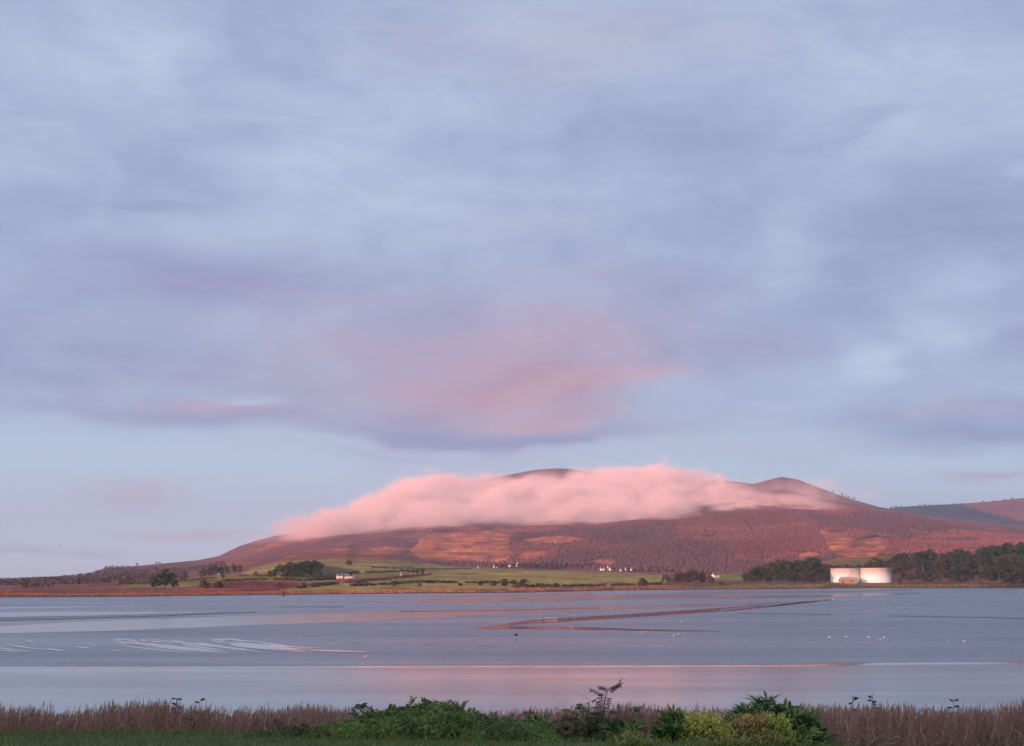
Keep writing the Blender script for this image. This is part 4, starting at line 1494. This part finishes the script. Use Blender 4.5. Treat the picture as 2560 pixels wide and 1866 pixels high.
# ------------------------------------------------------------------ buildings
M_WHITE = plain('white_render', (0.78, 0.76, 0.72), 0.8, 0.06, 1.0)
M_CREAM = plain('cream_render', (0.75, 0.66, 0.42), 0.8, 0.06, 1.0)
M_REDW = plain('red_stone', (0.45, 0.2, 0.13), 0.85, 0.15, 1.0)
M_SLATE = plain('slate', (0.10, 0.09, 0.10), 0.7, 0.2, 1.0)
M_GLASS = plain('dark_glass', (0.03, 0.035, 0.04), 0.15, 0.1, 1.0, 0.5)
M_DOOR = plain('painted_door', (0.12, 0.06, 0.05), 0.6, 0.1, 1.0)


def box(bm, x0, x1, y0, y1, z0, z1):
    v = [bm.verts.new(p) for p in ((x0, y0, z0), (x1, y0, z0), (x1, y1, z0), (x0, y1, z0), (x0, y0, z1), (x1, y0, z1), (x1, y1, z1), (x0, y1, z1))]
    for f in ((0, 3, 2, 1), (4, 5, 6, 7), (0, 1, 5, 4), (1, 2, 6, 5), (2, 3, 7, 6), (3, 0, 4, 7)):
        bm.faces.new([v[i] for i in f])


def bobj(name, fn, mat, parent=None):
    me = bpy.data.meshes.new(name)
    bm = bmesh.new()
    fn(bm)
    bmesh.ops.recalc_face_normals(bm, faces=bm.faces[:])
    bm.to_mesh(me)
    bm.free()
    return link(name, me, mat, parent)


def house(x, y, Y, w, label, rz=0.0, h=4.2, d=7.0, wall=None, group=None, roofh=2.6, name='cottage'):
    Yn = surf(x, y)
    sc_ = Yn / Y * .72
    Y = Yn
    X = (x - PX0) / KX * Y
    zz = float(terrain_z(X, Y)[0])
    r_ = empty(name, (X, Y, zz), rz, label, 'house', group)
    r_.scale = (sc_, sc_, sc_)

    def walls(bm):
        box(bm, -w / 2, w / 2, -d / 2, d / 2, -1.5, h)
        for s_ in (-1, 1):     # gables
            v = [bm.verts.new(p) for p in ((s_ * w / 2, -d / 2, h), (s_ * w / 2, d / 2, h), (s_ * w / 2, 0, h + roofh - .1), (s_ * (w / 2 - .3), -d / 2, h), (s_ * (w / 2 - .3), d / 2, h), (s_ * (w / 2 - .3), 0, h + roofh - .1))]
            for f in ((0, 1, 2), (3, 5, 4), (0, 2, 5, 3), (1, 4, 5, 2)):
                bm.faces.new([v[i] for i in f])
    bobj('wall', walls, wall or M_WHITE, r_)

    def roof(bm):
        o_ = .35
        for s_ in (-1, 1):
            a = [(-w / 2 - o_, s_ * (d / 2 + o_), h - .1), (w / 2 + o_, s_ * (d / 2 + o_), h - .1), (w / 2 + o_, 0, h + roofh + .1), (-w / 2 - o_, 0, h + roofh + .1)]
            lo = [bm.verts.new(p) for p in a]
            hi = [bm.verts.new((p[0], p[1], p[2] + .22)) for p in a]
            bm.faces.new(lo)
            bm.faces.new(hi[::-1])
            for i in range(4):
                bm.faces.new([lo[i], lo[(i + 1) % 4], hi[(i + 1) % 4], hi[i]])
    ro = bobj('roof', roof, M_SLATE, r_)
    for s_ in (-1, 1):
        bobj('chimney', lambda bm: box(bm, s_ * (w / 2 - .7) - .4, s_ * (w / 2 - .7) + .4, -.4, .4, h + roofh - .6, h + roofh + 1.2), wall or M_WHITE, ro)
    nwin = max(2, int(w / 3))
    for i in range(nwin):
        cx = -w / 2 + w * (i + .5) / nwin
        if i == nwin // 2:
            bobj('door', lambda bm: box(bm, cx - .5, cx + .5, -d / 2 - .05, -d / 2 + .1, -.1, 2.0), M_DOOR, r_)
        else:
            bobj('window', lambda bm: box(bm, cx - .55, cx + .55, -d / 2 - .04, -d / 2 + .1, 1.0, 2.4), M_GLASS, r_)
    return r_


house(850, 1447, 1600, 9, 'largest white farmhouse below the left green slope', .3)
house(866, 1447, 1610, 5, 'small white outbuilding beside the left farmhouse', .1, 3.2, 5)
house(878, 1446, 1620, 10, 'long low white barn right of the left farmhouse', .0, 2.6, 6, roofh=1.6, name='barn')
house(553, 1436, 1980, 10, 'white cottage alone on the upper left slope', .5)
house(292, 1457, 1780, 16, 'long low pale shed on the left shore fields', .0, 2.6, 6, roofh=1.3, name='barn')
house(318, 1457, 1785, 5, 'small cream cottage beside the long pale shed', .2, 3.4, 5, M_CREAM)
house(354, 1455, 1800, 13, 'reddish roofed low farm on the left shore fields', .1, 3.0, 6, M_REDW, name='farmhouse')
house(380, 1454, 1800, 5.5, 'tiny white cottage right of the reddish farm at left', .4, 3.4, 5)
house(1003, 1439, 2000, 4, 'tiny white hut among the fields in mid shore', .2, 2.8, 4, name='hut')
house(1060, 1435, 2080, 9, 'low reddish farm building by the dark clump in mid shore', .1, 3.0, 6, M_REDW, name='farmhouse')
house(1195, 1421, 2380, 3.5, 'tiny white hut at the left end of the hill road houses', .0, 3.0, 4, name='hut')
house(1239, 1420, 2420, 9, 'white cottage left of the tall cream house', .35)
house(1273, 1418, 2430, 7, 'white cottage touching the tall cream house', .2)
house(1298, 1418, 2380, 11, 'tall cream house with steep gable above the green field', .8, 6.5, 9, M_CREAM, roofh=4.2, name='house')
house(1506, 1427, 2300, 10, 'widest white house above the right end of the green field', .25)
house(1519, 1427, 2330, 2.6, 'narrow white tower beside the widest right hand house', .0, 9.0, 2.6, roofh=1.4, name='tower_house')
house(1527, 1427, 2300, 7, 'white cottage just right of the narrow tower', .5)
house(1553, 1429, 2280, 6, 'white cottage in the middle of the right hand houses', .1)
house(1566, 1428, 2300, 6, 'white cottage second from the right end of houses', .6)
house(1581, 1428, 2290, 8, 'white cottage at the right end of the row of houses', .2)
house(1788, 1445, 1750, 12, 'white cottage alone beside the brown grove', .6)

# ------------------------------------------------------------------ tanks
m, nt, b = newmat('tank_paint')
tcn = nt.nodes.new('ShaderNodeTexCoord')
sp_ = nt.nodes.new('ShaderNodeSeparateXYZ')
nt.links.new(tcn.outputs['Object'], sp_.inputs[0])
ox, oy, oz = (E(nt, sp_.outputs[i]) for i in range(3))
ang = ox.f('ARCTAN2', oy)
run = noise(nt, combine(nt, ang * 6.0, oz * 0.12, 0.0), 2.0, 5, 0.65)
seam = (oz * (1 / 2.4)).f('FRACT').smooth(0.03, 0.0)
c = mixc(nt, run.smooth(0.42, 0.72) * 0.6, (0.74, 0.82, 0.80), (0.60, 0.60, 0.54))
c = mixc(nt, seam * 0.65, c, (0.42, 0.38, 0.34))
nt.links.new(c, b.inputs['Base Color'])
b.inputs['Roughness'].default_value = 0.45
M_TANK = m
M_RAIL = plain('rail_steel', (0.12, 0.10, 0.09), 0.6, 0.2, 2.0)
M_SHED = plain('brown_cladding', (0.30, 0.24, 0.19), 0.8, 0.12, 0.8)
M_PALE = plain('pale_concrete', (0.5, 0.45, 0.42), 0.85, 0.15, 0.4)


def tank(x, Y, rad, zb, h, label, stair):
    X = (x - PX0) / KX * Y
    r_ = empty('storage_tank', (X, Y, zb), 0, label, 'tank', 'white storage tanks by the shore')
    N = 72

    def ring(bm, r, z):
        return [bm.verts.new((r * math.cos(2 * math.pi * i / N), r * math.sin(2 * math.pi * i / N), z)) for i in range(N)]

    def shell(bm):
        rs = [ring(bm, rad + dr, z) for dr, z in ((.25, -1.5), (.25, .3), (0, .32), (0, h), (.18, h), (.18, h + .3), (0, h + .3))]
        for a, b2 in zip(rs, rs[1:]):
            for i in range(N):
                bm.faces.new([a[i], a[(i + 1) % N], b2[(i + 1) % N], b2[i]])
    o = bobj('shell', shell, M_TANK, r_)
    for p in o.data.polygons:
        p.use_smooth = abs(p.normal.z) < .2

    def roof(bm):
        a = ring(bm, rad - .05, h + .28)
        t = bm.verts.new((0, 0, h + 1.1))
        for i in range(N):
            bm.faces.new([a[i], a[(i + 1) % N], t])
    bobj('roof', roof, M_SLATE, r_)
    q = Q()
    for zz in (.75, 1.25):
        q.tube([((rad - .1) * math.cos(2 * math.pi * i / N), (rad - .1) * math.sin(2 * math.pi * i / N), h + .3 + zz) for i in range(N + 1)], [.07] * (N + 1), (1, 1, 1), 4)
    for i in range(0, N, 2):
        a = 2 * math.pi * i / N
        p = ((rad - .1) * math.cos(a), (rad - .1) * math.sin(a))
        q.tube([(*p, h + .2), (*p, h + 1.6)], [.08, .08], (1, 1, 1), 4)
    q.build('railing', M_RAIL, r_)
    q = Q()
    for i in range(26):      # spiral stair on the shell
        a0 = stair + i * .026
        rr0, rr1 = rad + .06, rad + 1.0
        z = .5 + i * (h - .5) / 26
        p = [(rr0 * math.cos(a0), rr0 * math.sin(a0), z), (rr1 * math.cos(a0), rr1 * math.sin(a0), z), (rr1 * math.cos(a0 + .03), rr1 * math.sin(a0 + .03), z), (rr0 * math.cos(a0 + .03), rr0 * math.sin(a0 + .03), z)]
        q.add([p], (1, 1, 1))
        q.add([[(v[0], v[1], v[2] - .12) for v in p]], (1, 1, 1))
        q.tube([(p[1][0], p[1][1], z), (p[1][0], p[1][1], z + 1.0)], [.04, .04], (1, 1, 1), 3)
    q.build('staircase', M_RAIL, r_)
    return r_


TZ = at(2150, 1461, 1520)[2]
TH = at(2150, 1422.5, 1500)[2] - TZ
tank(2112, 1520, 36 / KX * 1520, TZ, TH, 'white storage tank with the brown shed in front, left of two', R(250))
tank(2187.5, 1512, 37.5 / KX * 1512, TZ, TH + .3, 'white storage tank without a shed, right of two', R(315))


def shed():
    Y = 1490
    x0, x1 = (2098 - PX0) / KX * Y, (2140 - PX0) / KX * Y
    zb = at(2100, 1461, Y)[2]
    h = at(2100, 1446.5, Y)[2] - zb
    w = x1 - x0
    r_ = empty('shed', ((x0 + x1) / 2, Y, zb), 0, 'brown flat roofed shed in front of the left white tank', 'shed')
    bobj('wall', lambda bm: box(bm, -w / 2, w / 2, -3.5, 6, -1.5, h), M_SHED, r_)

    def roof(bm):
        v = [(-w / 2 - .4, -3.9, h + .0), (w / 2 + .4, -3.9, h + .0), (w / 2 - 1.6, 6.4, h + 1.5), (-w / 2 + 1.8, 6.4, h + 1.5)]
        lo = [bm.verts.new((p[0], p[1], p[2] + .02)) for p in v]
        hi = [bm.verts.new((p[0], p[1], p[2] + .3)) for p in v]
        bm.faces.new(lo)
        bm.faces.new(hi[::-1])
        for i in range(4):
            bm.faces.new([lo[i], lo[(i + 1) % 4], hi[(i + 1) % 4], hi[i]])
    bobj('roof', roof, M_PALE, r_)
    bobj('door', lambda bm: box(bm, -w / 2 + 1.5, -w / 2 + 3.6, -3.58, -3.4, 0, 3.0), M_DOOR, r_)
    bobj('window', lambda bm: box(bm, 1.5, 3.4, -3.57, -3.4, 2.2, 3.6), M_GLASS, r_)
    # apron
    zb2 = TZ
    o = bobj('concrete_apron', lambda bm: box(bm, -24, 46, -10, 40, -2, .35), M_PALE)
    o.location = ((2095 - PX0) / KX * 1478, 1478, zb2 - .9)
    tag(o, 'pale concrete apron under the white tanks', 'apron', kind='structure')


shed()


def wood_post(label, x, y, h, Y=None):
    X, Y = ground(x, y, .1)
    def f(bm):
        bmesh.ops.create_cone(bm, cap_ends=True, segments=9, radius1=.55, radius2=.4, depth=h + .6, matrix=Matrix.Translation((0, 0, h / 2 - .3)))
        bmesh.ops.create_cone(bm, cap_ends=True, segments=9, radius1=.75, radius2=.7, depth=.25, matrix=Matrix.Translation((0, 0, h * .8)))
    o = bobj('mooring_post', f, M_BARK)
    o.location = (float(X), float(Y), .1)
    tag(o, label, 'post')


wood_post('stubby dark post on the mud at the far left shore', 708, 1491, 2.4)

# ------------------------------------------------------------------ birds
M_GULL = plain('gull_white', (0.8, 0.8, 0.8), 0.7, 0.05, 5)
M_BIRD = plain('dark_bird', (0.03, 0.03, 0.035), 0.7, 0.1, 5)
M_BEAK = plain('beak', (0.45, 0.3, 0.06), 0.5, 0.1, 5)
M_GWING = plain('gull_grey_wing', (0.35, 0.36, 0.4), 0.7, 0.08, 5)


def lathe_x(bm, prof, sides=10, zsq=.9):
    """body of revolution along x, prof = (x, z, r)"""
    rings = []
    for x, z, r in prof:
        rings.append([bm.verts.new((x, r * math.cos(2 * math.pi * k / sides), z + r * zsq * math.sin(2 * math.pi * k / sides))) for k in range(sides)])
    for a, b2 in zip(rings, rings[1:]):
        for k in range(sides):
            bm.faces.new([a[k], a[(k + 1) % sides], b2[(k + 1) % sides], b2[k]])
    bm.faces.new(rings[0][::-1])
    bm.faces.new(rings[-1])


def standing_bird(body, wing):
    r_ = empty('gull', (0, 0, 0))
    o = bobj('body', lambda bm: lathe_x(bm, [(-.3, .24, .008), (-.22, .235, .03), (-.12, .225, .075), (0, .22, .1), (.1, .235, .095), (.16, .275, .065), (.19, .32, .048), (.215, .355, .046), (.245, .36, .036), (.265, .352, .018), (.275, .35, .006)]), body, r_)
    for p in o.data.polygons: p.use_smooth = True
    bobj('beak', lambda bm: lathe_x(bm, [(.265, .35, .013), (.30, .345, .010), (.325, .338, .003)], 6), M_BEAK, r_)
    for s_ in (-1, 1):
        o = bobj('wing', lambda bm: (lathe_x(bm, [(-.33, .235, .006), (-.2, .245, .03), (-.05, .25, .05), (.08, .245, .04), (.12, .24, .01)], 8), [setattr(v.co, 'y', v.co.y * .45 + s_ * .085) for v in bm.verts]), wing, r_)
        bobj('leg', lambda bm: (bmesh.ops.create_cone(bm, cap_ends=True, segments=6, radius1=.009, radius2=.012, depth=.15, matrix=Matrix.Translation((.01, s_ * .04, .075))), box(bm, -.01, .06, s_ * .04 - .02, s_ * .04 + .02, 0, .01)), M_BEAK, r_)
    return r_


def flying_bird():
    r_ = empty('flying_bird', (0, 0, 0))
    o = bobj('body', lambda bm: lathe_x(bm, [(-.28, 0, .02), (-.2, 0, .03), (-.08, 0, .06), (.04, 0, .07), (.14, .01, .05), (.2, .02, .04), (.24, .02, .025), (.29, .015, .005)]), M_BIRD, r_)
    for s_ in (-1, 1):
        def w(bm):
            top = [(.1, .05, .02), (.13, .28, .12), (.04, .55, .10), (-.1, .06, .02), (-.05, .3, .115), (-.04, .56, .095)]
            a = [bm.verts.new((p[0], s_ * p[1], p[2] + .012)) for p in top]
            b2 = [bm.verts.new((p[0], s_ * p[1], p[2] - .012)) for p in top]
            for v in (a, b2):
                bm.faces.new([v[0], v[1], v[4], v[3]])
                bm.faces.new([v[1], v[2], v[5], v[4]])
            lp = [0, 1, 2, 5, 4, 3]
            for i in range(6):
                j = (i + 1) % 6
                bm.faces.new([a[lp[i]], a[lp[j]], b2[lp[j]], b2[lp[i]]])
        bobj('wing', w, M_BIRD, r_)
    return r_


GULL = standing_bird(M_GULL, M_GWING)
DARKB = standing_bird(M_BIRD, M_BIRD)
FLY = flying_bird()
first = {}


def put(src, loc, rz, label, cat, group=None, sc=1.0):
    o = src if id(src) not in first else copy_tree(src)
    first[id(src)] = 1
    o.location = loc
    o.rotation_euler = (0, 0, rz)
    o.scale = (sc,) * 3
    for k in ('label', 'category', 'group'):
        if k in o: del o[k]
    return tag(o, label, cat, group)


CL = 'white gull in the flock beside the tapering reddish creek'
CG = 'gulls flocking by the reddish creek'
for x, y, lab, g in ((1362, 1548, CL, CG), (1368, 1547, CL, CG), (1374, 1549, CL, CG), (1380, 1548, CL, CG), (1386, 1549, CL, CG), (1392, 1548, CL, CG), (1349, 1550, CL, CG), (1385, 1554, CL, CG), (1325, 1559, CL, CG),
                     (1434, 1541, 'white gull on the creek edge right of the flock, left of two', None), (1466, 1538, 'white gull on the creek edge farthest right of the flock', None),
                     (1428, 1571, 'white gull alone below the flock by the thin water film', None), (1601, 1584, 'white gull alone on plain mud in mid flat', None),
                     (1684, 1592, 'nearer white gull of a close pair right of mid flat', None), (1696, 1589, 'farther white gull of a close pair right of mid flat', None), (1702, 1557, 'faint white gull on far mud above the close pair', None),
                     (2073, 1597, 'white gull farthest left of the row on the right mudflat', None), (2115, 1596, 'faint white gull second in the row on the right mudflat', None), (2173, 1597, 'white gull in mid row left of two nearer gulls', None),
                     (2201, 1603, 'nearer white gull beneath the right mudflat row', None), (2210, 1598, 'white gull standing just behind the nearer gull at right', None),
                     (2370, 1606, 'bright white gull alone near the right end of the mudflat', None), (2411, 1607, 'white gull farthest right on the mudflat', None),
                     (913, 1646, 'white gull nearest of all, alone on the left centre mud', None)):
    X, Y = ground(x, y, .1)
    put(GULL, (float(X), float(Y), .12), random.choice((0, 3.1)) + random.gauss(0, .6), lab, 'gull', g or 'gulls standing on the mudflat', 0.75)
X, Y = ground(1290, 1595, .1)
o = put(DARKB, (float(X), float(Y), .1), 1.2, 'dark wading bird standing alone in mid mudflat', 'bird', None, 1.7)
o.name = 'wading_bird'
for x, y, Y, lab in ((1150, 1284, 520, 'dark bird flying in front of the pink cloud'), (148, 1365, 480, 'dark bird flying low over the far left land'), (420, 1297, 620, 'faint bird flying between the left land and the pink cloud'), (1707, 578, 650, 'tiny dark bird flying high in the grey clouds')):
    put(FLY, at(x, y, Y), random.uniform(-.5, .5), lab, 'bird', 'birds flying over the estuary', 1.2)

# ------------------------------------------------------------------ cloud lying on the hill
m = bpy.data.materials.new('hill_cloud')
m.use_nodes = True
nt = m.node_tree
nt.nodes.clear()
out = nt.nodes.new('ShaderNodeOutputMaterial')
pvn = nt.nodes.new('ShaderNodeVolumePrincipled')
nt.links.new(pvn.outputs[0], out.inputs['Volume'])
pvn.inputs['Color'].default_value = (0.945, 0.81, 0.775, 1)  # pink of the low sun partly put into the cloud's own colour
pvn.inputs['Anisotropy'].default_value = -0.25
tcn = nt.nodes.new('ShaderNodeTexCoord')
sp_ = nt.nodes.new('ShaderNodeSeparateXYZ')
nt.links.new(tcn.outputs['Object'], sp_.inputs[0])
px, py, pz = (E(nt, sp_.outputs[i]) for i in range(3))


def cz(lst):
    """outline of the cloud on its own sloping front, which follows the hillside"""
    res = []
    for x, y in lst:
        e = float(ey(y))
        z = (CAM_H + e * 3420.0) / (1 - 5.4 * e)
        res.append(((x - PX0) / KX * (4500.0 + 5.4 * (z - 200.0)), z))
    return res


TOP = cz([(560, 1338), (640, 1328), (700, 1310), (760, 1295), (850, 1262), (950, 1220), (1030, 1192), (1100, 1183), (1200, 1190), (1300, 1194), (1400, 1185), (1440, 1168), (1500, 1170), (1600, 1178), (1700, 1178), (1770, 1180), (1830, 1208), (1920, 1222), (2000, 1240), (2080, 1258)])
BOT = cz([(560, 1350), (640, 1348), (800, 1340), (1000, 1327), (1060, 1330), (1110, 1315), (1280, 1309), (1400, 1311), (1500, 1313), (1600, 1304), (1700, 1298), (1850, 1292), (2000, 1290), (2080, 1288)])
X0, X1 = -1150.0, 1300.0
zt, zb = px.ramp(TOP, X0, X1), px.ramp(BOT, X0, X1)
cvec = combine(nt, px * 0.0028, py * 0.0028, pz * 0.0048)
f1 = noise(nt, cvec, 1.0, 2, 0.5)
f2 = noise(nt, cvec, 2.7, 5, 0.6, 0.5)
wob = (f1 - 0.47) * 150.0 + (f2 - 0.5) * 190.0
dtop = (zt - pz + 10.0 + wob) * (1 / 95.0)
dbot = (pz - zb + (f2 - 0.5) * 130.0 + (f1 - 0.5) * 70.0 + 12.0) * (1 / 75.0)
yh = (pz - 200.0) * 5.4 + 4650.0
dfr = (py - yh + 420.0 + (f1 - 0.5) * 800.0 + (f2 - 0.5) * 650.0) * (1 / 320.0)
dbk = (yh + 900.0 - py) * (1 / 250.0)
dens = px.smooth(-1000, -420) * px.smooth(1180, 820) * dtop.smooth(0, 1) * dbot.smooth(0, 1) * dfr.smooth(0, 1) * dbk.smooth(0, 1)
# loose veil drifting across the pointed summit
vx, vz = (2050 - PX0) / KX * 5600, CAM_H + 5600 * float(ey(1240))
vv = ((px - vx) * (1 / 180.0)) * ((px - vx) * (1 / 180.0)) + ((pz - vz + (px - vx) * 0.17) * (1 / 42.0)) * ((pz - vz + (px - vx) * 0.17) * (1 / 42.0))
veil = (vv * -1.0).f('EXPONENT') * (f2.smooth(0.42, 0.72)) * dfr.smooth(0, 1) * dbk.smooth(0, 1)
nt.links.new((dens * 0.015 * (f2.smooth(0.36, 0.62) * 0.9 + 0.1) + veil * 0.0032).v, pvn.inputs['Density'])
o = bobj('cloud', lambda bm: box(bm, X0, X1, 4100, 7100, 120, 560), m)
tag(o, 'pink cloud bank lying along the hill top', 'cloud', kind='stuff')

# ------------------------------------------------------------------ haze
HAZE = True
if HAZE:
    m = bpy.data.materials.new('haze')
    m.use_nodes = True
    nt = m.node_tree
    nt.nodes.clear()
    out = nt.nodes.new('ShaderNodeOutputMaterial')
    v_ = nt.nodes.new('ShaderNodeVolumePrincipled')
    v_.inputs['Color'].default_value = (0.80, 0.88, 1.0, 1)
    v_.inputs['Density'].default_value = 6.0e-5
    v_.inputs['Anisotropy'].default_value = 0.6
    nt.links.new(v_.outputs[0], out.inputs['Volume'])
    o = bobj('haze', lambda bm: box(bm, -12500, 12500, -1000, 12500, -25, 640), m)
    tag(o, 'thin blue air between the near bank and the far hill', 'haze', kind='stuff')
